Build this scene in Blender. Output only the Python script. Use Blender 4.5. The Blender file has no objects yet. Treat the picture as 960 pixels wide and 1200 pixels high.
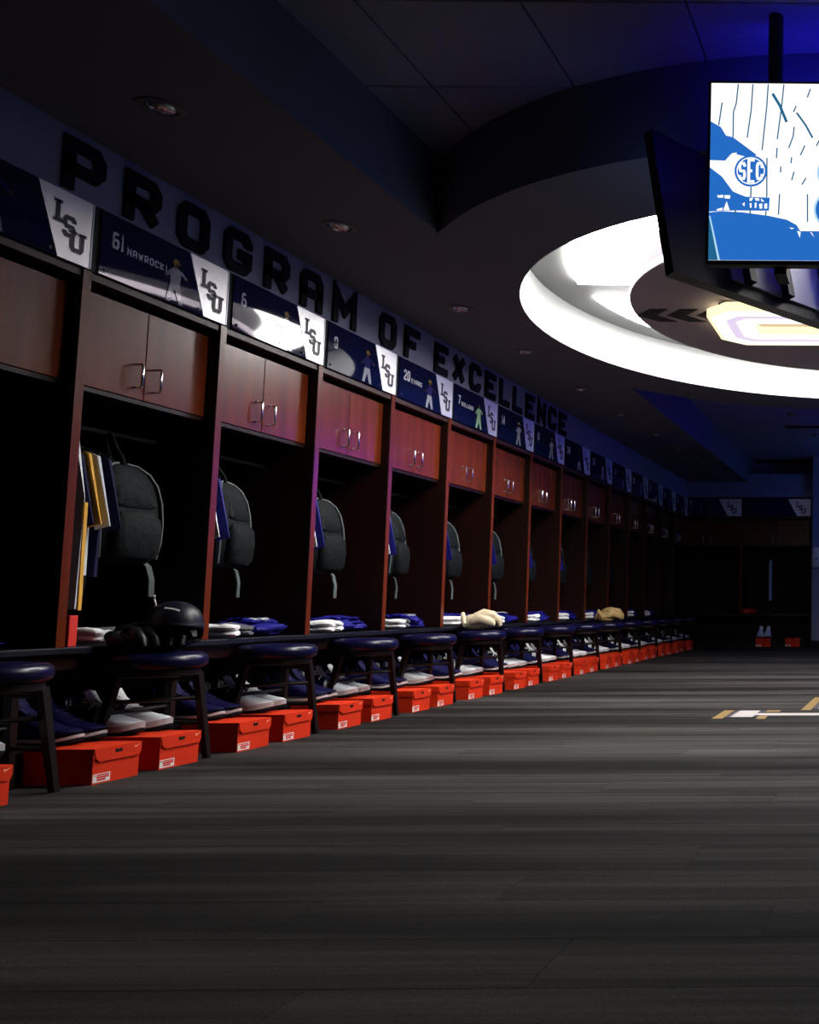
import bpy, math, random
from mathutils import Vector, Matrix
random.seed(7)
S = bpy.context.scene
COL = S.collection
PI = math.pi

# ------------------------------------------------------------------ camera, world, exposure
cam_d = bpy.data.cameras.new('camera')
cam = bpy.data.objects.new('camera', cam_d)
COL.objects.link(cam)
cam.location = (0, 0, 0.66)
cam.rotation_euler = (PI / 2 + 0.0856, 0, -0.0172)
cam_d.sensor_width = 36
cam_d.sensor_fit = 'AUTO'
cam_d.lens = 1141.85 / 1200 * 36
cam_d.shift_x = -(1072.57 - 480) / 1200
cam_d.shift_y = (608.33 - 600) / 1200
cam_d.clip_start = 0.05
S.camera = cam

W = bpy.data.worlds.new('world')
S.world = W
W.use_nodes = True
W.node_tree.nodes['Background'].inputs[0].default_value = (0.02, 0.03, 0.06, 1)
W.node_tree.nodes['Background'].inputs[1].default_value = 0.0

vs = S.view_settings
S.display_settings.display_device = 'sRGB'
vs.view_transform = 'Standard'
vs.look = 'None'
vs.exposure = 0.0
vs.gamma = 1.0
vs.use_curve_mapping = False
S.cycles.use_denoising = True
S.cycles.max_bounces = 8
S.cycles.diffuse_bounces = 4

RING_STRENGTH = 42.0      # luminous panels in the ceiling ring
SCREEN_STRENGTH = 1.0    # video screens

# ------------------------------------------------------------------ materials
MATS = {}


def mat(name, col, rough=0.6, metal=0.0, emit=None, strength=0.0, coat=0.0, noise=None, spec=0.5, bump=None, sheen=0.0):
    """noise = (scale xyz, amount, detail): multiplies the colour by a procedural grain"""
    if name in MATS:
        return MATS[name]
    m = bpy.data.materials.new(name)
    m.use_nodes = True
    nt = m.node_tree
    b = nt.nodes['Principled BSDF']
    b.inputs['Base Color'].default_value = (*col, 1)
    b.inputs['Roughness'].default_value = rough
    b.inputs['Metallic'].default_value = metal
    b.inputs['Specular IOR Level'].default_value = spec
    b.inputs['Coat Weight'].default_value = coat
    b.inputs['Coat Roughness'].default_value = 0.035
    if sheen:
        b.inputs['Sheen Weight'].default_value = sheen
    if emit:
        b.inputs['Emission Color'].default_value = (*emit, 1)
        b.inputs['Emission Strength'].default_value = strength
    if noise or bump:
        tc = nt.nodes.new('ShaderNodeTexCoord')
        mp = nt.nodes.new('ShaderNodeMapping')
        sc_, amt, det = noise if noise else (bump[0], 0, 4)
        mp.inputs['Scale'].default_value = sc_
        nt.links.new(tc.outputs['Object'], mp.inputs['Vector'])
        oi = nt.nodes.new('ShaderNodeObjectInfo')
        nz = nt.nodes.new('ShaderNodeTexNoise')
        nz.noise_dimensions = '4D'
        nz.inputs['Detail'].default_value = det
        nz.inputs['Scale'].default_value = 1.0
        mu = nt.nodes.new('ShaderNodeMath')
        mu.operation = 'MULTIPLY'
        mu.inputs[1].default_value = 17.0
        nt.links.new(oi.outputs['Random'], mu.inputs[0])
        nt.links.new(mu.outputs[0], nz.inputs['W'])
        nt.links.new(mp.outputs['Vector'], nz.inputs['Vector'])
        if noise:
            rp = nt.nodes.new('ShaderNodeMapRange')
            rp.inputs[1].default_value = 0.25
            rp.inputs[2].default_value = 0.75
            rp.inputs[3].default_value = 1 - amt
            rp.inputs[4].default_value = 1 + amt
            nt.links.new(nz.outputs['Fac'], rp.inputs[0])
            mx = nt.nodes.new('ShaderNodeVectorMath')
            mx.operation = 'SCALE'
            mx.inputs[0].default_value = col
            nt.links.new(rp.outputs[0], mx.inputs['Scale'])
            nt.links.new(mx.outputs[0], b.inputs['Base Color'])
        if bump:
            bp = nt.nodes.new('ShaderNodeBump')
            bp.inputs['Strength'].default_value = bump[1]
            bp.inputs['Distance'].default_value = bump[2]
            nt.links.new(nz.outputs['Fac'], bp.inputs['Height'])
            nt.links.new(bp.outputs['Normal'], b.inputs['Normal'])
    MATS[name] = m
    return m


def carpet_material():
    m = bpy.data.materials.new('striated_carpet')
    m.use_nodes = True
    nt = m.node_tree
    N, L = nt.nodes, nt.links
    b = N['Principled BSDF']
    b.inputs['Roughness'].default_value = 0.95
    b.inputs['Specular IOR Level'].default_value = 0.1
    geo = N.new('ShaderNodeNewGeometry')
    oi = N.new('ShaderNodeObjectInfo')
    rnd = N.new('ShaderNodeMath')
    rnd.operation = 'MULTIPLY'
    rnd.inputs[1].default_value = 40.0
    L.new(oi.outputs['Random'], rnd.inputs[0])

    def nz(scale, det, w=True):
        mp = N.new('ShaderNodeMapping')
        mp.inputs['Scale'].default_value = scale
        L.new(geo.outputs['Position'], mp.inputs['Vector'])
        n = N.new('ShaderNodeTexNoise')
        n.noise_dimensions = '4D'
        n.inputs['Scale'].default_value = 1
        n.inputs['Detail'].default_value = det
        L.new(mp.outputs[0], n.inputs['Vector'])
        if w:
            L.new(rnd.outputs[0], n.inputs['W'])
        return n.outputs['Fac']

    def rng(s, a, c, lo, hi):
        r = N.new('ShaderNodeMapRange')
        r.inputs[1].default_value = a
        r.inputs[2].default_value = c
        r.inputs[3].default_value = lo
        r.inputs[4].default_value = hi
        L.new(s, r.inputs[0])
        return r.outputs[0]

    def mul(a, c):
        k = N.new('ShaderNodeMath')
        k.operation = 'MULTIPLY'
        L.new(a, k.inputs[0])
        L.new(c, k.inputs[1])
        return k.outputs[0]
    bands = rng(nz((0.22, 3.6, 1), 3, False), 0.40, 0.60, 0.22, 1.5)   # broad dark and light rows
    lines = rng(nz((0.7, 30.0, 1), 3), 0.32, 0.68, 0.55, 1.4)         # striations
    fibre = rng(nz((160, 260, 1), 2), 0.3, 0.7, 0.7, 1.3)              # tufts
    tone = rng(oi.outputs['Random'], 0, 1, 0.9, 1.1)
    v = mul(mul(bands, lines), mul(fibre, tone))
    sc = N.new('ShaderNodeVectorMath')
    sc.operation = 'SCALE'
    sc.inputs[0].default_value = (0.0275, 0.0255, 0.024)
    L.new(v, sc.inputs['Scale'])
    L.new(sc.outputs[0], b.inputs['Base Color'])
    bp = N.new('ShaderNodeBump')
    bp.inputs['Strength'].default_value = 0.4
    bp.inputs['Distance'].default_value = 0.003
    L.new(fibre, bp.inputs['Height'])
    L.new(bp.outputs[0], b.inputs['Normal'])
    return m


M_CARPET = carpet_material()
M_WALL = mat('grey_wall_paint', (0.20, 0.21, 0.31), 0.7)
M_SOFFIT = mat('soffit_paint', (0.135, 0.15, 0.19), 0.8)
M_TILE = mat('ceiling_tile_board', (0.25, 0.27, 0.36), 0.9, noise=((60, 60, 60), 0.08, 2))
M_GRID = mat('ceiling_grid', (0.12, 0.12, 0.13), 0.8)
M_RECESS = mat('recess_white_paint', (0.24, 0.25, 0.25), 0.7)
M_RING = mat('luminous_panel', (0.9, 0.9, 0.9), 0.6, emit=(1.0, 0.97, 0.92), strength=RING_STRENGTH)
M_DISC = mat('disc_grey_paint', (0.45, 0.40, 0.47), 0.7)
M_BLACKPRINT = mat('black_print', (0.012, 0.012, 0.014), 0.7)
M_WOOD_SHADED = mat('mahogany_shaded', (0.010, 0.0022, 0.0012), 0.45, spec=0.2, noise=((14, 14, 1.6), 0.35, 5))  # shaded copy of the locker wood, shade of the side panels put into the colour
M_WOOD_LIT = mat('mahogany_lit', (0.112, 0.018, 0.0045), 0.26, coat=0.0, spec=0.28, noise=((14, 14, 1.6), 0.30, 5))  # lit copy of the same wood, for doors and lit front edges
M_WOODD = mat('mahogany_inside_shaded', (0.004, 0.0012, 0.0009), 0.6, spec=0.15, noise=((14, 14, 1.6), 0.3, 4))  # darkest copy, shade inside the lockers put into the colour
M_RAIL = mat('rail_wood', (0.04, 0.016, 0.010), 0.4, spec=0.3, noise=((10, 1.5, 10), 0.25, 4))
M_BLACK = mat('black_frame', (0.004, 0.004, 0.0045), 0.6, spec=0.2)
M_CHROME = mat('brushed_chrome', (0.75, 0.75, 0.76), 0.22, 1.0)
M_STEEL = mat('dark_steel', (0.02, 0.02, 0.024), 0.5, 0.5)
M_LETTER = mat('letter_dark_acrylic', (0.003, 0.003, 0.005), 0.7, spec=0.1)
M_SIGN = mat('navy_acrylic', (0.004, 0.007, 0.045), 0.035, coat=0.0, spec=0.6)
M_SIGNEDGE = mat('sign_edge_acrylic', (0.62, 0.64, 0.72), 0.35, 0.3)
M_PLATE = mat('brushed_aluminium_plate', (0.93, 0.92, 0.93), 0.42, 0.75, noise=((240, 240, 240), 0.08, 1))
M_EMB_D = mat('emblem_purple_black', (0.018, 0.012, 0.035), 0.5)
M_EMB_L = mat('emblem_grey_edge', (0.36, 0.35, 0.38), 0.4, 0.5)
M_PRINTW = mat('white_print', (0.62, 0.63, 0.70), 0.05, coat=0.0, spec=0.6)
M_PRINTB = mat('bright_blue_print', (0.02, 0.05, 0.42), 0.05, coat=0.0, spec=0.6)
M_PRINTP = mat('purple_print', (0.025, 0.022, 0.12), 0.05, coat=0.0, spec=0.6)
M_PRINTG = mat('gold_print', (0.30, 0.19, 0.04), 0.05, coat=0.0, spec=0.6)
M_PRINTS = mat('skin_print', (0.11, 0.05, 0.035), 0.05, coat=0.0, spec=0.6)
M_PRINTY = mat('pale_green_print', (0.25, 0.40, 0.26), 0.05, coat=0.0, spec=0.6)
M_GREYPR = mat('grey_white_print', (0.30, 0.31, 0.37), 0.05, coat=0.0, spec=0.6)
M_BENCH = mat('navy_black_laminate', (0.006, 0.007, 0.014), 0.35, spec=0.3)
M_SEAT = mat('navy_vinyl', (0.003, 0.003, 0.028), 0.3, spec=0.35, bump=((30, 30, 30), 0.12, 0.002))
M_STOOL = mat('stool_walnut', (0.007, 0.0027, 0.0015), 0.5, spec=0.2, noise=((12, 12, 2), 0.3, 3))
M_BOX = mat('orange_red_card', (0.60, 0.030, 0.006), 0.62, spec=0.15, noise=((8, 8, 8), 0.06, 2))
M_BOXLBL = mat('white_paper_label', (0.75, 0.72, 0.70), 0.6)
M_BOXRED = mat('red_label_print', (0.55, 0.03, 0.02), 0.6)
M_SWOOSH = mat('pale_orange_print', (0.95, 0.50, 0.32), 0.6)
M_SHOEW = mat('white_leather', (0.80, 0.83, 0.88), 0.45)
M_SHOEN = mat('navy_mesh', (0.004, 0.0035, 0.040), 0.6, spec=0.12, noise=((120, 120, 120), 0.2, 1))
M_SHOES = mat('pale_rubber_sole', (0.45, 0.44, 0.45), 0.5)
M_SHOEO = mat('dark_outsole', (0.003, 0.003, 0.006), 0.6, spec=0.2)
M_LACE = mat('white_lace', (0.80, 0.80, 0.80), 0.7)
M_INNER = mat('shoe_lining', (0.003, 0.003, 0.006), 0.8, spec=0.1)
M_BAG = mat('grey_green_canvas', (0.006, 0.009, 0.0105), 0.75, spec=0.12, noise=((30, 30, 30), 0.3, 3), bump=((30, 30, 30), 0.5, 0.012))
M_BAGD = mat('dark_canvas', (0.004, 0.006, 0.0072), 0.75, spec=0.12, noise=((30, 30, 30), 0.3, 3), bump=((30, 30, 30), 0.5, 0.012))
M_PIPE = mat('pale_grey_piping', (0.09, 0.11, 0.115), 0.6)
M_TOWEL = mat('white_cotton', (0.78, 0.78, 0.80), 0.9, bump=((90, 90, 90), 0.5, 0.004))
M_GREYSOCK = mat('grey_knit', (0.10, 0.10, 0.12), 0.9, bump=((160, 160, 160), 0.4, 0.003))
M_ROYAL = mat('royal_blue_jersey', (0.008, 0.007, 0.17), 0.6, spec=0.2, bump=((40, 40, 40), 0.3, 0.004))
M_NAVYC = mat('navy_cloth', (0.006, 0.006, 0.035), 0.75, spec=0.12)
M_GOLDC = mat('gold_cloth', (0.72, 0.36, 0.03), 0.75)
M_GREYC = mat('pale_grey_cloth', (0.50, 0.54, 0.58), 0.75)
M_RED = mat('red_card', (0.60, 0.018, 0.012), 0.55)
M_CREAM = mat('cream_leather', (0.62, 0.52, 0.36), 0.5, bump=((50, 50, 50), 0.3, 0.004))
M_TAN = mat('tan_leather', (0.48, 0.32, 0.13), 0.5, bump=((50, 50, 50), 0.3, 0.004))
M_DKLEATHER = mat('black_leather', (0.004, 0.004, 0.006), 0.4, spec=0.25, bump=((50, 50, 50), 0.3, 0.004))
M_HELMET = mat('dark_navy_helmet_shell', (0.003, 0.003, 0.012), 0.42, spec=0.3)
M_TVBODY = mat('screen_casing', (0.008, 0.008, 0.012), 0.35)
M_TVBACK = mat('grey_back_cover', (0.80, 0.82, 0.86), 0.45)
M_TVW = mat('screen_white', (0, 0, 0), 0.4, emit=(1.0, 0.985, 0.94), strength=1.15 * SCREEN_STRENGTH, spec=0.2)
M_TVB = mat('screen_blue', (0, 0, 0), 0.4, emit=(0.019, 0.150, 0.56), strength=1.0 * SCREEN_STRENGTH, spec=0.2)
M_TVD = mat('screen_dark_blue', (0, 0, 0), 0.4, emit=(0.020, 0.16, 0.34), strength=0.8 * SCREEN_STRENGTH, spec=0.2)
M_TVC = mat('screen_pale_blue', (0, 0, 0), 0.4, emit=(0.45, 0.72, 0.92), strength=1.0 * SCREEN_STRENGTH, spec=0.2)
M_TVI = mat('screen_indigo', (0, 0, 0), 0.4, emit=(0.05, 0.10, 1.0), strength=2.6 * SCREEN_STRENGTH, spec=0.2)
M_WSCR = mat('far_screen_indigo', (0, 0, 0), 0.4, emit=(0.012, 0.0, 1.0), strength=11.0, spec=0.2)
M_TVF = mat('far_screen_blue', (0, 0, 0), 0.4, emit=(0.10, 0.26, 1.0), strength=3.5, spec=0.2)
M_TVL = mat('screen_pale_picture', (0, 0, 0), 0.4, emit=(0.26, 0.44, 0.80), strength=0.9 * SCREEN_STRENGTH, spec=0.2)
M_LED = mat('indigo_led', (0, 0, 0), 0.4, emit=(0.03, 0.02, 1.0), strength=36.0)
M_LOGOY = mat('letter_glow_yellow', (0.5, 0.4, 0.1), 0.5, emit=(1.0, 0.86, 0.50), strength=1.35)
M_LOGOW = mat('letter_glow_white', (0.5, 0.5, 0.5), 0.5, emit=(1.0, 0.97, 0.88), strength=1.5)
M_LOGOL = mat('letter_glow_lavender', (0.5, 0.4, 0.5), 0.5, emit=(0.82, 0.70, 0.92), strength=0.95)
M_LENS = mat('lamp_lens', (0.7, 0.75, 0.8), 0.06, 0.9)
M_LAMPTRIM = mat('lamp_trim', (0.14, 0.14, 0.15), 0.4)
M_FLGOLD = mat('gold_floor_inlay', (0.16, 0.095, 0.014), 0.8)
M_FLWHITE = mat('white_floor_inlay', (0.34, 0.31, 0.30), 0.8)
M_FLBLACK = mat('dark_floor_inlay', (0.02, 0.015, 0.03), 0.8)
M_PLASTIC = mat('pale_plastic', (0.5, 0.52, 0.58), 0.15)

# ------------------------------------------------------------------ mesh helper


class MB:
    def __init__(self):
        self.v, self.f, self.mi = [], [], []
        self.cur = 0

    def add(self, vs_, fs):
        o = len(self.v)
        self.v += [tuple(p) for p in vs_]
        for f in fs:
            self.f.append(tuple(i + o for i in f))
            self.mi.append(self.cur)
        return self

    def box(self, x0, x1, y0, y1, z0, z1, bev=0.0):
        if bev <= 0:
            vs_ = [(x, y, z) for x in (x0, x1) for y in (y0, y1) for z in (z0, z1)]
            return self.add(vs_, [(0, 1, 3, 2), (4, 6, 7, 5), (0, 4, 5, 1), (2, 3, 7, 6), (0, 2, 6, 4), (1, 5, 7, 3)])
        b = bev   # chamfered box
        vs_, idx = [], {}
        for sx in (0, 1):
            for sy in (0, 1):
                for sz in (0, 1):
                    cx, cy, cz = (x0, x1)[sx], (y0, y1)[sy], (z0, z1)[sz]
                    dx, dy, dz = (b, -b)[sx], (b, -b)[sy], (b, -b)[sz]
                    for a in range(3):
                        idx[(sx, sy, sz, a)] = len(vs_)
                        vs_.append((cx + (dx if a != 0 else 0), cy + (dy if a != 1 else 0), cz + (dz if a != 2 else 0)))
        fs = []
        q = lambda s, a: idx[(*s, a)]
        for s in (0, 1):
            fs.append([q((s, 0, 0), 0), q((s, 0, 1), 0), q((s, 1, 1), 0), q((s, 1, 0), 0)])
            fs.append([q((0, s, 0), 1), q((1, s, 0), 1), q((1, s, 1), 1), q((0, s, 1), 1)])
            fs.append([q((0, 0, s), 2), q((0, 1, s), 2), q((1, 1, s), 2), q((1, 0, s), 2)])
        for s in (0, 1):
            for t in (0, 1):
                fs.append([q((0, s, t), 1), q((1, s, t), 1), q((1, s, t), 2), q((0, s, t), 2)])
                fs.append([q((s, 0, t), 0), q((s, 1, t), 0), q((s, 1, t), 2), q((s, 0, t), 2)])
                fs.append([q((s, t, 0), 0), q((s, t, 1), 0), q((s, t, 1), 1), q((s, t, 0), 1)])
        for sx in (0, 1):
            for sy in (0, 1):
                for sz in (0, 1):
                    fs.append([q((sx, sy, sz), a) for a in range(3)])
        return self.add(vs_, fs)

    def prism(self, pts, a, b):
        """pts: 2D outline; a, b: functions mapping (u,v) to the two faces"""
        n = len(pts)
        vs_ = [a(*p) for p in pts] + [b(*p) for p in pts]
        fs = [tuple(range(n)), tuple(range(2 * n - 1, n - 1, -1))]
        fs += [(i, i + n, (i + 1) % n + n, (i + 1) % n) for i in range(n)]
        return self.add(vs_, fs)

    def loft(self, rings, cap=True, closed=True):
        n = len(rings[0])
        vs_ = [p for r in rings for p in r]
        fs = []
        for k in range(len(rings) - 1):
            for i in range(n if closed else n - 1):
                j = (i + 1) % n
                fs.append((k * n + i, k * n + j, (k + 1) * n + j, (k + 1) * n + i))
        if cap:
            fs.append(tuple(range(n - 1, -1, -1)))
            fs.append(tuple((len(rings) - 1) * n + i for i in range(n)))
        return self.add(vs_, fs)

    def tube(self, pts, r, n=8):
        pts = [Vector(p) for p in pts]
        rr = r if isinstance(r, (list, tuple)) else [r] * len(pts)
        rings = []
        up = Vector((0, 0, 1))
        prev = None
        for i, p in enumerate(pts):
            d = (pts[min(i + 1, len(pts) - 1)] - pts[max(i - 1, 0)]).normalized()
            if prev is None:
                a = d.cross(up)
                if a.length < 0.1:
                    a = d.cross(Vector((1, 0, 0)))
                a.normalize()
            else:
                a = (prev - d * prev.dot(d)).normalized()
            prev = a
            c = d.cross(a)
            rings.append([p + (a * math.cos(t) + c * math.sin(t)) * rr[i] for t in [2 * PI * k / n for k in range(n)]])
        return self.loft(rings)

    def lathe(self, prof, n=24, c=(0, 0, 0), cap=True):
        rings = [[(c[0] + r * math.cos(2 * PI * k / n), c[1] + r * math.sin(2 * PI * k / n), c[2] + z) for k in range(n)] for r, z in prof]
        return self.loft(rings, cap)

    def ell(self, c, rad, nu=12, nv=8, fn=None):
        rings = []
        for j in range(1, nv):
            ph = -PI / 2 + PI * j / nv
            ring = []
            for i in range(nu):
                t = 2 * PI * i / nu
                p = Vector((math.cos(ph) * math.cos(t) * rad[0], math.cos(ph) * math.sin(t) * rad[1], math.sin(ph) * rad[2]))
                if fn:
                    p = fn(p)
                ring.append((c[0] + p.x, c[1] + p.y, c[2] + p.z))
            rings.append(ring)
        return self.loft(rings)

    def mesh(self, name, mats, smooth=False):
        me = bpy.data.meshes.new(name)
        me.from_pydata(self.v, [], self.f)
        for m in (mats if isinstance(mats, (list, tuple)) else [mats]):
            me.materials.append(m)
        me.polygons.foreach_set('material_index', self.mi)
        if smooth:
            me.polygons.foreach_set('use_smooth', [True] * len(me.polygons))
        me.update()
        if smooth:
            try:
                me.set_sharp_from_angle(angle=math.radians(42))
            except Exception:
                pass
        return me

    def build(self, name, mats, parent=None, smooth=False, loc=None):
        o = bpy.data.objects.new(name, self.mesh(name, mats, smooth))
        COL.objects.link(o)
        if parent is not None:
            o.parent = parent
        if loc:
            o.location = loc
        return o


def put(name, me, parent=None, loc=None, rot=None):
    o = bpy.data.objects.new(name, me)
    COL.objects.link(o)
    if parent is not None:
        o.parent = parent
    if loc:
        o.location = loc
    if rot:
        o.rotation_euler = rot
    return o


def thing(name, label, cat, loc=(0, 0, 0), rz=0.0, group=None):
    o = bpy.data.objects.new(name, None)
    o.empty_display_size = 0.05
    COL.objects.link(o)
    o.location = loc
    o.rotation_euler = (0, 0, rz)
    return tag(o, label, cat, group)


def tag(o, label, cat, group=None):
    o['label'] = label
    o['category'] = cat
    if group:
        o['group'] = group
    return o


def struct(o):
    o['kind'] = 'structure'
    return o


def dup(root, loc, label, rz=None, group=None):
    r = root.copy()
    COL.objects.link(r)
    r.location = loc
    if rz is not None:
        r.rotation_euler = (0, 0, rz)
    r['label'] = label
    if group:
        r['group'] = group
    for ch in list(root.children):
        c = ch.copy()
        COL.objects.link(c)
        c.parent = r
        for g in list(ch.children):
            d = g.copy()
            COL.objects.link(d)
            d.parent = c
    return r


# ------------------------------------------------------------------ stroke lettering
C_ = 0.17
GL = {
    'A': [([(0, 0), (0, 1 - C_), (C_, 1), (1 - C_, 1), (1, 1 - C_), (1, 0)], 0), ([(0, .40), (1, .40)], 0)],
    'C': [([(1, .70), (1, 1 - C_), (1 - C_, 1), (C_, 1), (0, 1 - C_), (0, C_), (C_, 0), (1 - C_, 0), (1, C_), (1, .30)], 0)],
    'D': [([(0, 0), (0, 1), (1 - C_, 1), (1, 1 - C_), (1, C_), (1 - C_, 0)], 1)],
    'E': [([(1, 1), (0, 1), (0, 0), (1, 0)], 0), ([(0, .5), (.82, .5)], 0)],
    'F': [([(1, 1), (0, 1), (0, -.001)], 0), ([(0, .46), (.82, .46)], 0)],
    'G': [([(1, .72), (1, 1 - C_), (1 - C_, 1), (C_, 1), (0, 1 - C_), (0, C_), (C_, 0), (1 - C_, 0), (1, C_), (1, .44), (.52, .44)], 0)],
    'H': [([(0, 0), (0, 1)], 0), ([(1, 0), (1, 1)], 0), ([(0, .5), (1, .5)], 0)],
    'I': [([(.5, 0), (.5, 1)], 0)],
    'K': [([(0, 0), (0, 1)], 0), ([(1, 1), (.05, .5), (1, 0)], 0)],
    'L': [([(0, 1), (0, 0), (1, 0)], 0)],
    'M': [([(0, 0), (0, 1), (.5, .35), (1, 1), (1, 0)], 0)],
    'N': [([(0, 0), (0, 1), (1, 0), (1, 1)], 0)],
    'O': [([(0, C_), (0, 1 - C_), (C_, 1), (1 - C_, 1), (1, 1 - C_), (1, C_), (1 - C_, 0), (C_, 0)], 1)],
    'P': [([(0, 0), (0, 1), (1 - C_, 1), (1, 1 - C_), (1, .40 + C_), (1 - C_, .40), (0, .40)], 0)],
    'R': [([(0, 0), (0, 1), (1 - C_, 1), (1, 1 - C_), (1, .42 + C_), (1 - C_, .42), (0, .42)], 0), ([(.48, .42), (1, 0)], 0)],
    'S': [([(1, .78), (1, 1 - C_ * .7), (1 - C_, 1), (C_, 1), (0, 1 - C_ * .8), (0, .5 + C_ * .8), (C_, .5), (1 - C_, .5), (1, .5 - C_ * .8), (1, C_ * .8), (1 - C_, 0), (C_, 0), (0, C_ * .7), (0, .22)], 0)],
    'U': [([(0, 1), (0, C_), (C_, 0), (1 - C_, 0), (1, C_), (1, 1)], 0)],
    'V': [([(0, 1), (.5, 0), (1, 1)], 0)],
    'W': [([(0, 1), (.25, 0), (.5, .7), (.75, 0), (1, 1)], 0)],
    'X': [([(0, 0), (1, 1)], 0), ([(0, 1), (1, 0)], 0)],
    '0': [([(0, C_), (0, 1 - C_), (C_, 1), (1 - C_, 1), (1, 1 - C_), (1, C_), (1 - C_, 0), (C_, 0)], 1)],
    '1': [([(.2, .8), (.6, 1), (.6, 0)], 0)],
    '2': [([(0, .72), (0, 1 - C_), (C_, 1), (1 - C_, 1), (1, 1 - C_), (1, .58), (0, .12), (0, 0), (1, 0)], 0)],
    '4': [([(.75, 0), (.75, 1), (0, .32), (1, .32)], 0)],
    '6': [([(.93, 1), (C_, 1), (0, 1 - C_), (0, C_), (C_, 0), (1 - C_, 0), (1, C_), (1, .54 - C_ * .6), (1 - C_, .54), (0, .54)], 0)],
    '7': [([(0, 1), (1, 1), (.35, 0)], 0)],
    '8': [([(0, C_ * .8), (0, .5 - C_ * .7), (C_, .5), (1 - C_, .5), (1, .5 - C_ * .7), (1, C_ * .8), (1 - C_, 0), (C_, 0)], 1),
          ([(0, .5 + C_ * .7), (0, 1 - C_ * .8), (C_, 1), (1 - C_, 1), (1, 1 - C_ * .8), (1, .5 + C_ * .7), (1 - C_, .5), (C_, .5)], 1)],
}


def stroke_quads(pts, t, closed):
    pts = [Vector(p) for p in pts]
    n = len(pts)
    L, R = [], []
    for i in range(n):
        a = pts[i - 1] if (i > 0 or closed) else None
        b = pts[(i + 1) % n] if (i < n - 1 or closed) else None
        d1 = (pts[i] - a).normalized() if a is not None else None
        d2 = (b - pts[i]).normalized() if b is not None else None
        d1 = d1 or d2
        d2 = d2 or d1
        n1, n2 = Vector((-d1.y, d1.x)), Vector((-d2.y, d2.x))
        m = n1 + n2
        if m.length < 1e-3:
            m = n1
        m.normalize()
        k = (t / 2) / max(0.45, m.dot(n1))
        L.append(pts[i] + m * k)
        R.append(pts[i] - m * k)
    q = []
    for i in range(n if closed else n - 1):
        j = (i + 1) % n
        q.append([tuple(L[i]), tuple(L[j]), tuple(R[j]), tuple(R[i])])
    return q


def glyph(mb, ch, u0, v0, w, h, t, fa, fb):
    for pts, closed in GL[ch]:
        P = [(u0 + t / 2 + x * (w - t), v0 + t / 2 + y * (h - t)) for x, y in pts]
        # open square ends reach the glyph's outline
        if not closed:
            def ext(a, b):
                a, b = Vector(a), Vector(b)
                d = (a - b).normalized()
                e = a + d * t / 2
                inside = u0 - .001 * w <= e.x <= u0 + 1.001 * w and v0 - .001 * h <= e.y <= v0 + 1.001 * h
                edge = min(abs(e.x - u0), abs(e.x - u0 - w)) < .002 * w if abs(d.x) > .5 else min(abs(e.y - v0), abs(e.y - v0 - h)) < .002 * h
                return tuple(e) if (abs(d.x) < .01 or abs(d.y) < .01) and inside and edge else tuple(a)
            P = [ext(P[0], P[1])] + P[1:-1] + [ext(P[-1], P[-2])]
        for q in stroke_quads(P, t, closed):
            mb.prism(q, fa, fb)


def text(mb, s, u0, v0, w, h, t, gap, fa, fb):
    u = u0
    for ch in s:
        if ch != ' ':
            ww = w * (0.45 if ch in 'I1' else 1.15 if ch in 'MW' else 1)
            glyph(mb, ch, u, v0, ww, h, t, fa, fb)
            u += ww + gap
        else:
            u += w * .7
    return u


ORD = ['first', 'second', 'third', 'fourth', 'fifth', 'sixth', 'seventh', 'eighth', 'ninth', 'tenth', 'eleventh',
       'twelfth', 'thirteenth', 'fourteenth', 'fifteenth', 'sixteenth']

# ------------------------------------------------------------------ room shell
XL = -3.2                     # plane of the locker fronts on the left
CX, CY = -0.19, 6.494         # centre of the round ceiling feature
R_OUT, R_IN, R_PANEL, R_DISC = 2.735, 2.212, 1.95, 1.577
ZS, ZT, ZR = 2.49, 2.87, 2.80  # soffit, upper ceiling, recess top
XF = -2.29                    # soffit fascia
XR = 2.85
YB = 14.78
Y0 = -1.6

# floor: slab, loose-laid carpet planks near the camera, one far field
mb = MB()
mb.box(-3.9, XR, Y0, 15.4, -0.10, -0.006)
floor = struct(mb.build('floor', mat('floor_screed', (0.02, 0.02, 0.02), 0.9)))
PLW, PLD = 1.0, 0.25
plank_me = MB().box(0, PLW - 0.0007, 0, PLD - 0.0007, -0.006, 0, 0.0006).mesh('carpet_plank', M_CARPET)
row = 0
y = 1.0
while y < 7.5:
    x = -3.75 + (row * 0.37) % PLW - PLW
    while x < 2.2:
        if x > -4.4 and x + PLW > -3.4 and x < 1.4:
            put('carpet_plank', plank_me, floor, (x, y, 0))
        x += PLW
    y += PLD
    row += 1
YF = y
mb = MB()
mb.box(-3.8, XR, YF, 15.38, -0.006, 0)
mb.box(-3.8, XR, Y0, 1.0, -0.006, 0)
mb.box(2.4, XR, 1.0, YF, -0.006, 0)
# fill the strip right of the laid planks
mb.box(1.4, 2.4, 1.0, YF, -0.0066, -0.0004)
o = mb.build('carpet_field', M_CARPET, floor)
o['kind'] = 'stuff'

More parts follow.
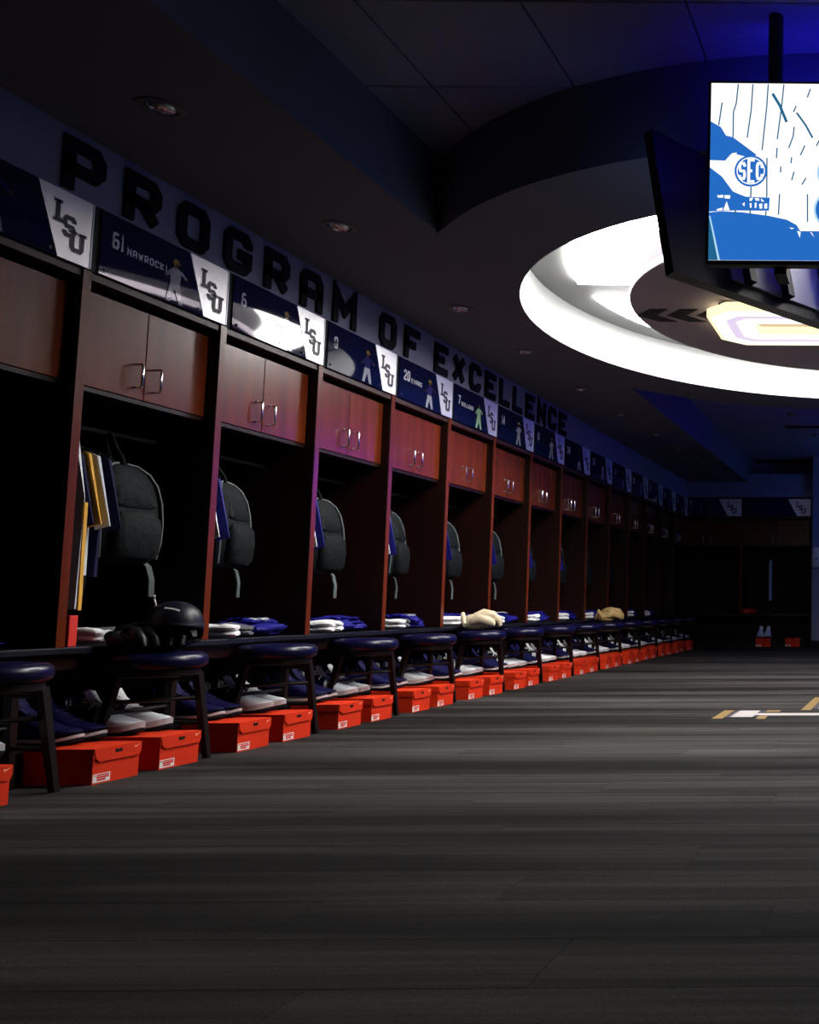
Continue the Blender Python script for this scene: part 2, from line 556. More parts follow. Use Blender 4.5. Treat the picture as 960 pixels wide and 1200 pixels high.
# walls
mb = MB()
mb.box(-3.95, -3.80, Y0, 15.4, 0, ZT)
mb.box(-3.80, XL, Y0, YB, 2.236, ZS)          # bulkhead above the lockers that carries the lettering
struct(mb.build('wall_left', M_WALL))
mb = MB()
mb.box(-3.8, XR, 15.40, 15.55, 0, ZT)
mb.box(-3.2, -1.30, YB, 15.4, 2.262, 2.62)
mb.box(-1.29, XR, 14.62, 15.4, 0.10, ZT)
struct(mb.build('wall_back', M_WALL))
struct(MB().box(-1.29, XR, 14.605, 15.2, 0.0, 0.10).build('baseboard_back', M_BLACK))
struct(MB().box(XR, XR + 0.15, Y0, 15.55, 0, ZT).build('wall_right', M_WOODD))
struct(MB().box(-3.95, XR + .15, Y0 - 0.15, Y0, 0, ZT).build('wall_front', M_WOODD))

# ceiling: upper slab with tiles, soffits along the lockers, the round drop in the middle
mb = MB()
mb.box(-3.95, XR + .15, Y0 - 0.15, 15.55, ZT + 0.02, ZT + 0.12)
ceiling = struct(mb.build('ceiling', M_GRID))
tile_me = MB().box(0.004, 0.606, 0.004, 0.606, ZT, ZT + 0.019, 0.004).mesh('ceiling_tile', M_TILE)
ix = 0
x = -2.01 - 0.61
while x < 2.0:
    yy = 4.05 - 0.61 * 9
    while yy < 15.0:
        far = max(math.hypot(x + a * .61 - CX, yy + b * .61 - CY) for a in (0, 1) for b in (0, 1))
        if far > R_OUT and x + .61 > XF:
            put('ceiling_tile', tile_me, ceiling, (x, yy, 0))
        yy += 0.61
    x += 0.61

NS = 96


def xedge(yv, side):
    base = XF if side < 0 else -2 * CX * -1 + (2 * CX - XF) * 1
    base = XF if side < 0 else 2 * CX - XF
    dy = abs(yv - CY)
    if dy < R_OUT:
        dx = math.sqrt(R_OUT ** 2 - dy ** 2)
        if side < 0:
            return min(base, CX - dx)
        return max(base, CX + dx)
    return base


ys = sorted(set([Y0] + [CY - R_OUT * math.cos(PI * k / 80) for k in range(81)] + [15.4] + [CY - math.sqrt(R_OUT ** 2 - (XF - CX) ** 2), CY + math.sqrt(R_OUT ** 2 - (XF - CX) ** 2)]))
mb = MB()
for side in (-1, 1):
    xw = -3.80 if side < 0 else XR
    for a, b in zip(ys[:-1], ys[1:]):
        ea, eb = xedge(a, side), xedge(b, side)
        vs_ = [(xw, a, ZS), (ea, a, ZS), (eb, b, ZS), (xw, b, ZS)]
        mb.add(vs_, [(0, 1, 2, 3)])
        m_ = (a + b) / 2
        base = XF if side < 0 else 2 * CX - XF
        if abs(xedge(m_, side) - base) < 1e-6:
            mb.add([(ea, a, ZS), (eb, b, ZS), (eb, b, ZT + .02), (ea, a, ZT + .02)], [(0, 1, 2, 3)])
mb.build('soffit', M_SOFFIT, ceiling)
ring = lambda r, z, n=NS: [(CX + r * math.cos(2 * PI * k / n), CY + r * math.sin(2 * PI * k / n), z) for k in range(n)]
mb = MB()
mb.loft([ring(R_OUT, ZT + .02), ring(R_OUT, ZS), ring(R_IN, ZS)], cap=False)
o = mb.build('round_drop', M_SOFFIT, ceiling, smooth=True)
mb = MB()
mb.loft([ring(R_IN, ZS), ring(R_IN, ZR), ring(0.05, ZR)], cap=False)
o = mb.build('light_recess', M_RECESS, ceiling, smooth=True)

# luminous panels in the recess, split by a plain bridge
lamp = thing('ring_light', 'white luminous ring around the grey disc in the round ceiling recess', 'light', (CX, CY, ZR))
gap = (-0.11, 0.225)
for s in (1, -1):
    def arc(r, n=48):
        lo = math.asin((gap[1] if s > 0 else -gap[0]) / r)
        return [(r * math.cos(lo + (PI - 2 * lo) * k / n), s * r * math.sin(lo + (PI - 2 * lo) * k / n)) for k in range(n + 1)]
    a_, b_ = arc(R_PANEL), arc(1.60)
    mb = MB()
    mb.loft([[(x, y, -0.022) for x, y in a_], [(x, y, -0.022) for x, y in b_], [(x, y, -0.002) for x, y in b_], [(x, y, -0.002) for x, y in a_], [(x, y, -0.022) for x, y in a_]], cap=False, closed=False)
    mb.build('luminous_panel', M_RING, lamp)

disc = thing('ceiling_disc', 'grey suspended ceiling disc with black arrow marks inside the glowing ring', 'ceiling disc', (CX, CY, 2.588))
mb = MB()
mb.lathe([(R_DISC - .01, 0.05), (R_DISC, 0.045), (R_DISC, 0.004), (R_DISC - .004, 0)], 96)
mb.build('disc_panel', M_DISC, disc, smooth=True)
for k in range(5):     # the rods that carry the disc
    a = 2 * PI * k / 5
    MB().tube([(0.9 * math.cos(a), 0.9 * math.sin(a), 0.04), (0.9 * math.cos(a), 0.9 * math.sin(a), ZR - 2.588)], 0.012, 8).build('hanger_rod', M_STEEL, disc)
for sgn in (-1, 1):
    for k in range(3):
        x0 = -1.62 + k * 0.20 if sgn < 0 else 1.62 - k * 0.20
        d = -sgn
        P = [(0.12, -0.145), (0.24, -0.145), (0.13, 0), (0.24, 0.145), (0.12, 0.145), (0.0, 0)]
        P = [(x0 + d * (u + .05), -0.05 + v) for u, v in P]
        if all(math.hypot(*p) < R_DISC for p in P) or k > 0:
            for h in ([P[0], P[1], P[2], P[5]], [P[5], P[2], P[3], P[4]]):
                pass
            mb = MB()
            for h in ([P[0], P[1], P[2], P[5]], [P[5], P[2], P[3], P[4]]):
                if all(math.hypot(*p) < R_DISC for p in h):
                    mb.prism(h, lambda u, v: (u, v, -0.004), lambda u, v: (u, v, 0.001))
            if mb.f:
                mb.build('arrow_mark', M_BLACKPRINT, disc)

# illuminated block letter under the disc
let = thing('illuminated_letter', 'large glowing white block letter hung below the grey ceiling disc', 'sign', (0, 0, 2.50))


def octring(x0, x1, y0, y1, c, i0, i1, z0, z1, name, m):
    def oc(i):
        k = c - i * 0.45
        a, b, e, f = x0 + i, x1 - i, y0 + i, y1 - i
        k = max(k, 0.0005)
        return [(a, e + k), (a, f - k), (a + k, f), (b - k, f), (b, f - k), (b, e + k), (b - k, e), (a + k, e)]
    mb = MB()
    A, B = oc(i0), oc(i1)
    for i in range(8):
        j = (i + 1) % 8
        mb.prism([A[i], A[j], B[j], B[i]], lambda u, v: (u, v, z0), lambda u, v: (u, v, z1))
    return mb.build(name, m, let)


GX0, GX1, GY0, GY1 = -1.245, -0.22, 6.055, 6.895
octring(GX0, GX1, GY0, GY1, 0.15, 0.0, 0.285, 0.006, 0.06, 'letter_body', M_LOGOY)
octring(GX0, GX1, GY0, GY1, 0.15, 0.03, 0.11, 0.0, 0.012, 'outer_face', M_LOGOW)
octring(GX0, GX1, GY0, GY1, 0.15, 0.11, 0.175, 0.001, 0.012, 'middle_band', M_LOGOL)
octring(GX0, GX1, GY0, GY1, 0.15, 0.175, 0.28, 0.0, 0.012, 'inner_face', M_LOGOW)
for x in (-1.1, -0.35):
    MB().tube([(x, 6.47, 0.05), (x, 6.47, 0.088)], 0.01, 8).build('mount', M_STEEL, let)
for x in (-1.1, -0.35):
    MB().box(x - .05, x + .05, 6.1, 6.85, 0.055, 0.07).build('mount_rail', M_STEEL, let)

# downlights in the soffit and the upper ceiling
mbt = MB()
mbt.lathe([(0.075, 0.0), (0.075, -0.006), (0.058, -0.009), (0.050, 0.004), (0.050, 0.02)], 24, cap=False)
trim_me = mbt.mesh('lamp_trim', M_LAMPTRIM, True)
lens_me = MB().ell((0, 0, 0.002), (0.050, 0.050, 0.022), 18, 8).mesh('lamp_lens', M_LENS, True)


def downlight(x, y, z, label):
    t = thing('downlight', label, 'light', (x, y, z), group='recessed downlights')
    put('lamp_trim', trim_me, t)
    put('lamp_lens', lens_me, t, (0, 0, -0.004))


DLY = [3.51, 4.66, 5.99, 7.04, 8.30, 9.45, 10.55, 11.63, 12.78, 13.99]
for i, yv in enumerate(DLY):
    downlight(-2.73 + (0.012 * i if i > 5 else 0), yv, ZS, 'unlit downlight in the low ceiling above the lockers, %s from the left' % ORD[i])
downlight(-1.254, 11.32, ZT, 'small unlit downlight in the high ceiling far behind the glowing ring')
downlight(-1.10, 12.75, ZT, 'farthest small downlight in the high ceiling, near the blue back wall')
struct(MB().box(-1.43, 1.0, 12.10, 12.20, ZT - 0.012, ZT + 0.02).build('trim_1', M_BLACK))

# ------------------------------------------------------------------ video screens hung in front of the ring
TV = thing('video_screen_cluster', 'three blue lit video screens hung back to back from the ceiling', 'screen', (0, 0, 0))
MB().tube([(-0.465, 3.52, 2.40), (-0.465, 3.52, ZT)], 0.028, 12).build('ceiling_pole', M_STEEL, TV)
MB().tube([(0.26, 3.62, 2.40), (0.26, 3.62, ZT)], 0.028, 12).build('ceiling_pole', M_STEEL, TV)
SW, SH = 1.19, 0.672
SX0, SZ0, SY = -0.693, 1.902, 3.465


def tvp(px, py):
    """pixel of the screen picture (photo frame) to the screen's own metres"""
    return ((px - 832.5) * (SH / 207.0), SH - (py - 98) * (SH / 207.0))


scr = thing  # keep name free
body = MB()
body.box(SX0 - 0.012, SX0 + SW + 0.012, SY, SY + 0.05, SZ0 - 0.014, SZ0 + SH + 0.012, 0.004)
body.build('screen_casing', M_TVBODY, TV)
pic = MB()
pic.box(SX0, SX0 + SW, SY - 0.002, SY + 0.01, SZ0, SZ0 + SH)
screen = pic.build('screen', M_TVW, TV)


def flat(polys, m, name, depth):
    mb = MB()
    for p in polys:
        q = []
        for u, v in p:
            q.append((SX0 + min(max(u, 0.0), SW), SZ0 + min(max(v, 0.0), SH)))
        mb.prism(q, lambda u, v: (u, SY - 0.002 - depth, v), lambda u, v: (u, SY - 0.0015, v))
    return mb.build(name, m, screen)


Z = lambda pts: [tvp(x / 5 + 820, y / 5 + 80) for x, y in pts]


def strip(pts, w):
    P = Z(pts)
    return stroke_quads(P, w * SH / 207.0, False)


blue = [
    Z([(60, 318), (120, 350), (150, 400), (190, 410), (250, 455), (250, 520), (190, 505), (150, 548), (60, 545)]),
    Z([(250, 455), (325, 512), (300, 525), (250, 520)]),
    Z([(60, 588), (130, 640), (200, 730), (200, 838), (60, 845)]),
    Z([(200, 730), (265, 757), (402, 762), (398, 838), (200, 838)]),
    Z([(60, 850), (130, 843), (250, 848), (400, 868), (500, 890), (555, 920), (575, 955), (575, 1130), (60, 1130)]),
    Z([(575, 955), (700, 955), (900, 962), (1200, 930), (1500, 960), (1910, 950), (1910, 1130), (575, 1130)]),
    Z([(1500, 300), (1910, 130), (1910, 700), (1640, 560)]),
]
flat(blue, M_TVB, 'picture_blue_area', 0.0006)
lines = []
for pts in ([(215, 95), (205, 210), (190, 260), (190, 410)], [(298, 95), (290, 250), (270, 412)], [(385, 95), (378, 230), (355, 485)],
            [(474, 95), (462, 230), (440, 420)], [(125, 205), (108, 340)], [(440, 470), (437, 530)], [(535, 345), (530, 400), (506, 470)],
            [(625, 120), (608, 172)], [(545, 222), (530, 258)], [(597, 455), (572, 512)], [(690, 400), (662, 458)], [(522, 525), (520, 560)],
            [(462, 580), (461, 615)], [(537, 610), (524, 660)], [(605, 645), (582, 685)], [(457, 740), (452, 860)], [(614, 740), (616, 900)],
            [(383, 530), (385, 760)], [(296, 700), (292, 875)], [(210, 690), (208, 725)], [(382, 840), (380, 870)], [(210, 838), (207, 865)],
            [(692, 905), (692, 955)], [(900, 110), (880, 900)], [(1000, 110), (985, 930)], [(1100, 110), (1090, 925)], [(1200, 110), (1195, 925)],
            [(1300, 110), (1300, 930)], [(1400, 110), (1405, 945)]):
    lines += strip(pts, 1.5)
lines += strip([(410, 150), (452, 220), (492, 318)], 3.2) + strip([(548, 262), (600, 335), (640, 410)], 2.2)
flat(lines, M_TVD, 'picture_pinstripe', 0.0008)
circ = lambda cx, cy, r, n=28: Z([(cx + r * math.cos(2 * PI * k / n), cy + r * math.sin(2 * PI * k / n)) for k in range(n)])
flat([circ(293, 607, 92)], M_TVB, 'picture_round_badge', 0.0012)
flat([circ(293, 607, 80)], M_TVW, 'picture_round_badge', 0.0014)
flat([circ(293, 607, 74)], M_TVB, 'picture_round_badge', 0.0016)
mb = MB()
k5 = SH / 207.0 / 5
u0, v0 = tvp((222) / 5 + 820, (690) / 5 + 80)
fa = lambda u, v: (SX0 + u, SY - 0.0042, SZ0 + v)
fb = lambda u, v: (SX0 + u, SY - 0.0030, SZ0 + v)
glyph(mb, 'S', u0 + 2 * k5, v0 + 30 * k5, 42 * k5, 104 * k5, 15 * k5, fa, fb)
glyph(mb, 'E', u0 + 52 * k5, v0 + 12 * k5, 40 * k5, 142 * k5, 16 * k5, fa, fb)
glyph(mb, 'C', u0 + 100 * k5, v0 + 30 * k5, 42 * k5, 104 * k5, 15 * k5, fa, fb)
mb.build('picture_badge_lettering', M_TVW, screen)
flat([Z(p) for p in ([(105, 752), (140, 748), (140, 764), (112, 764)], [(146, 750), (180, 750), (178, 770), (148, 768)],
                     [(160, 785), (178, 836), (142, 838)], [(104, 832), (138, 822), (136, 838), (108, 840)],
                     [(248, 800), (262, 790), (260, 815)], [(290, 765), (310, 762), (300, 782), (288, 782)], [(318, 765), (340, 765), (345, 780), (322, 780)],
                     [(352, 765), (372, 785), (356, 785)], [(290, 795), (300, 795), (300, 822), (292, 822)], [(318, 792), (328, 792), (328, 822), (318, 822)],
                     [(342, 800), (360, 796), (360, 826), (346, 826)], [(372, 798), (388, 796), (388, 826), (372, 826)],
                     [(515, 935), (540, 938), (528, 945)], [(558, 955), (578, 960), (574, 995)], [(630, 960), (642, 965), (654, 990)])], M_TVW, 'picture_patch_mark', 0.0012)
flat([Z([(62, 870), (70, 870), (128, 1125), (116, 1125)])], M_TVC, 'picture_streak', 0.0010)
flat([Z([(60, 900), (66, 900), (116, 1125), (60, 1125)])], M_TVD, 'picture_shade', 0.0009)
flat([Z([(150, 545), (185, 505), (212, 500), (205, 600), (215, 720), (195, 728), (130, 640)]), Z([(66, 548), (140, 552), (130, 640)])], M_TVW, 'picture_sleeve', 0.0010)
flat([circ(770, 615, 104), circ(765, 830, 116)], M_TVC, 'picture_number_edge', 0.0010)
flat([circ(770, 615, 92), circ(765, 830, 104)], M_TVB, 'picture_number', 0.0012)
flat([circ(775, 615, 30), circ(775, 830, 36)], M_TVW, 'picture_number_hole', 0.0014)

# left and right screens, tilted, seen from behind
bl = Vector((-0.827, 3.508, 1.874))
dirL = Vector((0.595, 0.804, 0))
upL = Vector((-0.127, 0.080, 0.594)).normalized()
upL = (upL - dirL * upL.dot(dirL)).normalized()
for side in (-1, 1):
    o3 = bl if side < 0 else Vector((0.602, 3.508, 1.874))
    d3 = dirL if side < 0 else Vector((-0.595, 0.804, 0))
    u3 = upL if side < 0 else Vector((-upL.x, upL.y, upL.z))
    nrm = d3.cross(u3)
    if nrm.x * side < 0:
        nrm = -nrm           # outward
    T = lambda a, b, c: tuple(o3 + d3 * a + u3 * b + nrm * c)
    LW, LH = 1.19, 0.61

    def sbox(a0, a1, b0, b1, c0, c1):
        vs_ = [T(a, b, c) for a in (a0, a1) for b in (b0, b1) for c in (c0, c1)]
        m = MB()
        m.add(vs_, [(0, 1, 3, 2), (4, 6, 7, 5), (0, 4, 5, 1), (2, 3, 7, 6), (0, 2, 6, 4), (1, 5, 7, 3)])
        return m
    cas = sbox(0, LW, 0, LH, 0, 0.045).build('screen_casing', M_TVBODY, TV)
    sbox(0.012, LW - .012, 0.014, LH - .012, 0.044, 0.048).build('screen', M_TVL if side < 0 else M_TVI, TV)
    sbox(0.30, LW - .05, 0.055, LH - .05, -0.012, 0.004).build('back_cover', M_TVBACK, cas)  # starts well in from the edge, bare dark casing there imitates shade
    for a in (0.36, 0.58, 0.86):
        sbox(a, a + .035, 0.05, 0.50, -0.05, -0.008).build('mount_arm', M_STEEL, cas)
# indigo light strip along the back of the front screen
MB().box(SX0 + .05, SX0 + SW - .05, SY + .05, SY + .062, SZ0 + SH - .03, SZ0 + SH - .015).build('light_strip', M_LED, TV)
# arms that tie the front screen back to the frame
for x in (-0.46, -0.30, 0.1):
    MB().box(x, x + .045, SY + .05, SY + .17, 1.87, 2.45).build('mount_arm', M_STEEL, TV)
MB().box(-0.55, 0.36, SY + .10, SY + .17, 2.34, 2.41).build('mount_rail', M_STEEL, TV)
MB().box(-0.13, -0.09, SY + .15, 4.46, 2.34, 2.38).build('mount_rail', M_STEEL, TV)
for a, b in (((-0.13, 3.95), (-0.53, 3.93)), ((-0.09, 3.95), (0.30, 3.93))):
    MB().tube([(a[0], a[1], 2.36), (b[0], b[1], 2.30)], 0.018, 8).build('mount_strut', M_STEEL, TV)

# ------------------------------------------------------------------ lockers
PITCH = 0.78
B0 = 3.779                                   # near edge of the stile of the first fully seen locker
NL = list(range(-1, 14))                     # lockers along the left wall
base_y = lambda k: B0 + PITCH * k
IDX = lambda k: k + 1                        # counting from the left edge of the photograph

_handle = MB()
_handle.tube([(0, 0, 0), (0.026, 0, 0), (0.032, 0, 0.006), (0.032, 0, 0.094), (0.026, 0, 0.10), (0, 0, 0.10)], 0.0052, 8)
for z in (0, 0.10):
    _handle.lathe([(0.009, -0.003), (0.009, 0.003)], 10, (0.002, 0, z))
HANDLE = _handle.mesh('handle', M_CHROME, True)


def locker(label, loc, rz, w, with_door_label=False, group=None):
    t = thing('locker', label, 'locker', loc, rz, group)
    st = 0.042
    sp = MB().box(-0.58, 0, 0, st, 0.488, 1.968, 0.002).build('side_panel', M_WOOD_SHADED, t)
    MB().box(0, 0.003, 0.001, st - .001, 0.489, 1.966).build('front_edge', M_WOOD_LIT, sp)  # lit wood colour laid on the darkened side panel where light falls
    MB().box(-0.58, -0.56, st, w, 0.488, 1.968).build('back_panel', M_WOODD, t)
    MB().box(-0.56, -0.055, st, w, 1.505, 1.523).build('cabinet_floor', M_WOOD_SHADED, t)
    MB().box(-0.56, -0.10, st, w, 1.912, 1.968).build('cabinet_top', M_BLACK, t)
    MB().box(-0.10, -0.004, st, w, 1.936, 1.966, 0.002).build('header_rail', M_RAIL, t)
    dw = (w - st) / 2
    for i in (0, 1):
        y0 = st + 0.002 + i * dw
        d = MB().box(-0.072, -0.05, y0, y0 + dw - 0.004, 1.526, 1.908, 0.0015).build('door', M_WOOD_LIT, t)
        hy = st + dw - 0.052 if i == 0 else st + dw + 0.052
        put('handle', HANDLE, d, (-0.05, hy, 1.572))
    MB().tube([(-0.27, st, 1.40), (-0.27, w, 1.40)], 0.011, 8).build('clothes_rail', M_STEEL, t)
    return t


SIGNTXT = {-1: ('', ''), 0: ('61', 'NAWROCKI'), 1: ('6', ''), 2: ('8', ''), 3: ('20', 'EVANS'), 4: ('7', 'HOLLAND'), 5: ('14', ''), 6: ('11', '')}


def figure_print(kind, parent, yc, z0, h):
    """a small printed ball player made of flat pieces"""
    X1, X2 = 0.0125, 0.0105
    fa_ = lambda u, v: (X1, yc + u * h, z0 + v * h)
    fb_ = lambda u, v: (X2, yc + u * h, z0 + v * h)
    jersey = {0: M_GREYPR, 1: M_PRINTP, 2: M_PRINTY}[kind]
    el = lambda cu, cv, ru, rv, n=12: [(cu + ru * math.cos(2 * PI * i / n), cv + rv * math.sin(2 * PI * i / n)) for i in range(n)]
    m = MB()
    m.prism([(-.24, 0), (-.12, 0), (0.0, .30), (.14, 0), (.26, 0), (.14, .44), (-.13, .44)], fa_, fb_)
    m.build('printed_trousers', M_GREYPR if kind != 2 else M_PRINTY, parent)
    m = MB()
    m.prism([(-.13, .43), (.14, .43), (.17, .70), (.08, .76), (-.07, .76), (-.17, .68)], fa_, fb_)
    m.prism([(.14, .70), (.30, .58), (.33, .63), (.17, .74)], fa_, fb_)
    m.prism([(-.15, .70), (-.30, .56), (-.26, .51), (-.12, .60)], fa_, fb_)
    m.build('printed_jersey', jersey, parent)
    m = MB()
    m.prism(el(0, .83, .075, .085), fa_, fb_)
    m.prism(el(.34, .62, .04, .04, 8), fa_, fb_)
    m.prism(el(-.29, .53, .04, .04, 8), fa_, fb_)
    m.build('printed_skin', M_PRINTS, parent)
    m = MB()
    m.prism([(-.085, .86), (.15, .86), (.13, .885), (.08, .89), (.05, .95), (-.05, .95), (-.085, .90)], lambda u, v: (X1 + .0004, yc + u * h, z0 + v * h), fb_)
    m.build('printed_cap', M_PRINTG if kind != 2 else M_PRINTP, parent)


def emblem(parent, yc, z0, h, dark=True):
    """three interlocking slab letters stepping down to the right"""
    s = h / 1.0
    cells = [('L', -0.36, 0.52, 0.27, 0.46), ('S', -0.17, 0.27, 0.31, 0.46), ('U', 0.04, 0.0, 0.33, 0.44)]
    def slab(m, ch, u, v, w, hh, t, x1, x2):
        fa_ = lambda a, b: (x1, yc + a * s, z0 + b * s)
        fb_ = lambda a, b: (x2, yc + a * s, z0 + b * s)
        glyph(m, ch, u, v, w, hh, t, fa_, fb_)
        b_ = t * .62
        if ch == 'L':
            m.prism([(u - t * .5, v + hh - b_), (u + t * 1.5, v + hh - b_), (u + t * 1.5, v + hh), (u - t * .5, v + hh)], fa_, fb_)
            m.prism([(u - t * .5, v), (u, v), (u, v + b_), (u - t * .5, v + b_)], fa_, fb_)
            m.prism([(u + w - t * .8, v), (u + w, v), (u + w, v + hh * .38), (u + w - t * .8, v + hh * .38)], fa_, fb_)
        if ch == 'U':
            for q in (u, u + w - t):
                m.prism([(q - t * .5, v + hh - b_), (q + t * 1.5, v + hh - b_), (q + t * 1.5, v + hh), (q - t * .5, v + hh)], fa_, fb_)
    m1, m2 = MB(), MB()
    for i, (ch, u, v, w, hh) in enumerate(cells):
        g = 0.014
        slab(m1, ch, u - g, v - g, w + 2 * g, hh + 2 * g, 0.082 + 2 * g, 0.0140 + i * .0003, 0.0120)
        slab(m2, ch, u, v, w, hh, 0.082, 0.0150 + i * .0003, 0.0125)
    m1.build('emblem_outline', M_EMB_L, parent)
    m2.build('emblem_letters', M_EMB_D, parent)


def sign(k, label, loc, rz, w, simple=False):
    t = thing('name_sign', label, 'sign', loc, rz)
    ya, yb = 0.062, w + 0.020
    sw = yb - ya
    z0, z1 = 1.970, 2.230
    MB().box(-0.006, 0.004, ya - 0.055, yb + .004, z0 - 0.002, z1 + 0.004).build('backing', M_BLACK, t)
    f = 1 - 0.258 / 0.738
    f2 = 1 - 0.155 / 0.738
    pan = MB()
    pan.prism([(ya, z0), (ya + sw * f2, z0), (ya + sw * f, z1), (ya, z1)], lambda u, v: (0.010, u, v), lambda u, v: (0.003, u, v))
    pn = pan.build('sign_panel', M_SIGN, t)
    pl = MB()
    pl.prism([(ya + sw * f2 + .004, z0), (yb - .006, z0), (yb - .006, z1), (ya + sw * f + .004, z1)], lambda u, v: (0.012, u, v), lambda u, v: (0.003, u, v))
    plate = pl.build('emblem_plate', M_PLATE, t)
    MB().box(0.003, 0.014, yb - .006, yb, z0, z1).build('edge_strip', M_SIGNEDGE, t)
    for yy in (ya + .03, ya + sw * f2 - .03):
        m = MB()
        m.prism([(yy + .007 * math.cos(a * PI / 4), z0 + .022 + .007 * math.sin(a * PI / 4)) for a in range(8)], lambda u, v: (0.014, u, v), lambda u, v: (0.009, u, v))
        m.build('standoff', M_STEEL, t)
    if not simple:
        emblem(plate, ya + sw * .85 + .004, z0 + .040, 0.178)
        figure_print({-1: 1, 0: 0, 1: 1, 2: 1, 3: 1, 4: 2, 5: 0}.get(k, k % 2), pn, ya + sw * (0.40 if k < 0 else 0.545), z0 + .004, 0.25 if k < 0 else 0.205)
        num, nm = SIGNTXT.get(k, ('%d' % 24, ''))
        fa_ = lambda u, v: (0.0116, u, v)
        fb_ = lambda u, v: (0.0100, u, v)
        if num:
            m = MB()
            e = text(m, num, ya + .055, z0 + .125, 0.036, 0.068, 0.011, 0.007, fa_, fb_)
            m.build('number_lettering', M_PRINTW, pn)
            if nm:
                m = MB()
                text(m, nm, e + .012, z0 + .124, 0.022, 0.030, 0.0052, 0.0075, fa_, fb_)
                m.build('name_lettering', M_PRINTW, pn)
    else:
        emblem(plate, ya + sw * .85 + .004, z0 + .040, 0.178)
    return t


SIGN_LOOK = {-1: 'cut off by the left edge with a dark player picture', 0: 'reading 61 with a pale light band across',
             1: 'with a large white glare and blue corner', 2: 'reading 8 with a rounded pale glare',
             3: 'reading 20 in white on deep blue', 4: 'reading 7 with a player in pale green', 5: 'reading 14, the last one readable'}
for k in NL:
    loc = (XL, base_y(k), 0)
    n = ORD[IDX(k)]
    extra = {0: ', orange tinted trousers and shirts hung inside', 2: ', blue sheen left of its orange doors', }.get(k, '')
    locker('dark red wooden locker with two upper doors, %s from the left' % n, loc, 0, PITCH)
    sign(k, 'sign %s, %s from the left' % (SIGN_LOOK.get(k, 'with emblem plate, dim'), n), loc, 0, PITCH)
# closing panel of the row
for k, x0 in ((0, -3.45), (1, -2.40)):
    loc = (x0, YB, 0)
    side = ('left', 'right')[k]
    locker('very dark locker against the far back wall, %s of the two' % side, loc, -PI / 2, 1.05)
    sign(9, 'dim name sign on the far back wall, %s of the two' % side, loc, -PI / 2, 1.05, simple=True)
tag(MB().box(-1.345, -1.305, YB, YB + .4, 0, 2.26).build('end_panel', M_WOOD_SHADED), 'tall dark wooden end panel beside the blue lit wall at the back', 'panel')

# bench board, shoe shelf and the closed back below the bench
tag(MB().box(-3.78, XL + 0.005, 2.95, 14.72, 0.462, 0.488, 0.004).build('bench_top', M_BENCH), 'long dark bench board running along the foot of all the lockers', 'bench')
sb = thing('shoe_shelf', 'low dark wooden shelf carrying the shoes under the locker bench', 'shelf', (0, 2.95, 0))
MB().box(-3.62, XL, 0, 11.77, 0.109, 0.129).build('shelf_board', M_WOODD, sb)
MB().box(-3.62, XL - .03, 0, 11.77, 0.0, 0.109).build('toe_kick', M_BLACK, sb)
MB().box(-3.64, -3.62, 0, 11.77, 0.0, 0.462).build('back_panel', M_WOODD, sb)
MB().box(XL - .05, XL - .03, 0, 11.77, 0.40, 0.462).build('apron', M_WOOD_SHADED, sb)
fs = thing('shoe_shelf', 'low dark shelf under the bench of the far back wall lockers', 'shelf', (0, YB, 0))
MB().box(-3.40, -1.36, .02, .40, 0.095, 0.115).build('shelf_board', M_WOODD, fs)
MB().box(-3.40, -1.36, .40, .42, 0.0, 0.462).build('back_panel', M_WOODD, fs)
MB().box(-3.40, -1.36, .05, .07, 0.0, 0.095).build('toe_kick', M_BLACK, fs)
tag(MB().box(-3.40, -1.36, YB + .01, YB + .56, 0.462, 0.488, 0.004).build('bench_top', M_BENCH), 'short dark bench board in front of the far back lockers', 'bench')

# ------------------------------------------------------------------ wall lettering
WORDS = [('PROGRAM', 3.648, 0.297, 'first word PROGRAM'), ('OF', 5.928, 0.302, 'middle word OF'), ('EXCELLENCE', 6.640, 0.2745, 'last word EXCELLENCE')]
for word, y0, step, wl in WORDS:
    seen = {}
    for i, ch in enumerate(word):
        w = 0.193 if ch != 'M' else 0.235
        m = MB()
        glyph(m, ch, 0, 0, w, 0.208, 0.050, lambda u, v: (0.014, u, v), lambda u, v: (0.0, u, v))
        seen[ch] = seen.get(ch, 0) + 1
        cnt = word.count(ch)
        q = '' if cnt == 1 else ORD[seen[ch] - 1] + ' '
        o = m.build('wall_letter', M_LETTER, None, loc=(XL + 0.0005, y0 + i * step, 2.246))
        tag(o, '%sblack block letter %s of the %s on the grey wall' % (q, ch, wl), 'letter', 'letters of the slogan above the lockers')

# ------------------------------------------------------------------ stools
ST_Z = 0.457
st = thing('stool', '', 'stool', (0, 0, 0))
MB().lathe([(0.10, 0.390), (0.155, 0.392), (0.168, 0.402), (0.172, 0.421), (0.168, 0.440), (0.152, 0.452), (0.11, 0.457), (0.04, 0.458)], 32).build('seat_cushion', M_SEAT, st, True)
MB().lathe([(0.14, 0.360), (0.148, 0.363), (0.148, 0.390), (0.14, 0.391)], 28).build('seat_ring', M_STOOL, st, True)
LEGS = (((0.088, 0.110), (0.108, 0.168)), ((-0.050, 0.150), (-0.085, 0.205)), ((-0.085, -0.095), (-0.128, -0.160)))


def legp(i, z):
    (tx, ty), (bx_, by_) = LEGS[i]
    q = z / 0.370
    return (bx_ + (tx - bx_) * q, by_ + (ty - by_) * q, z)


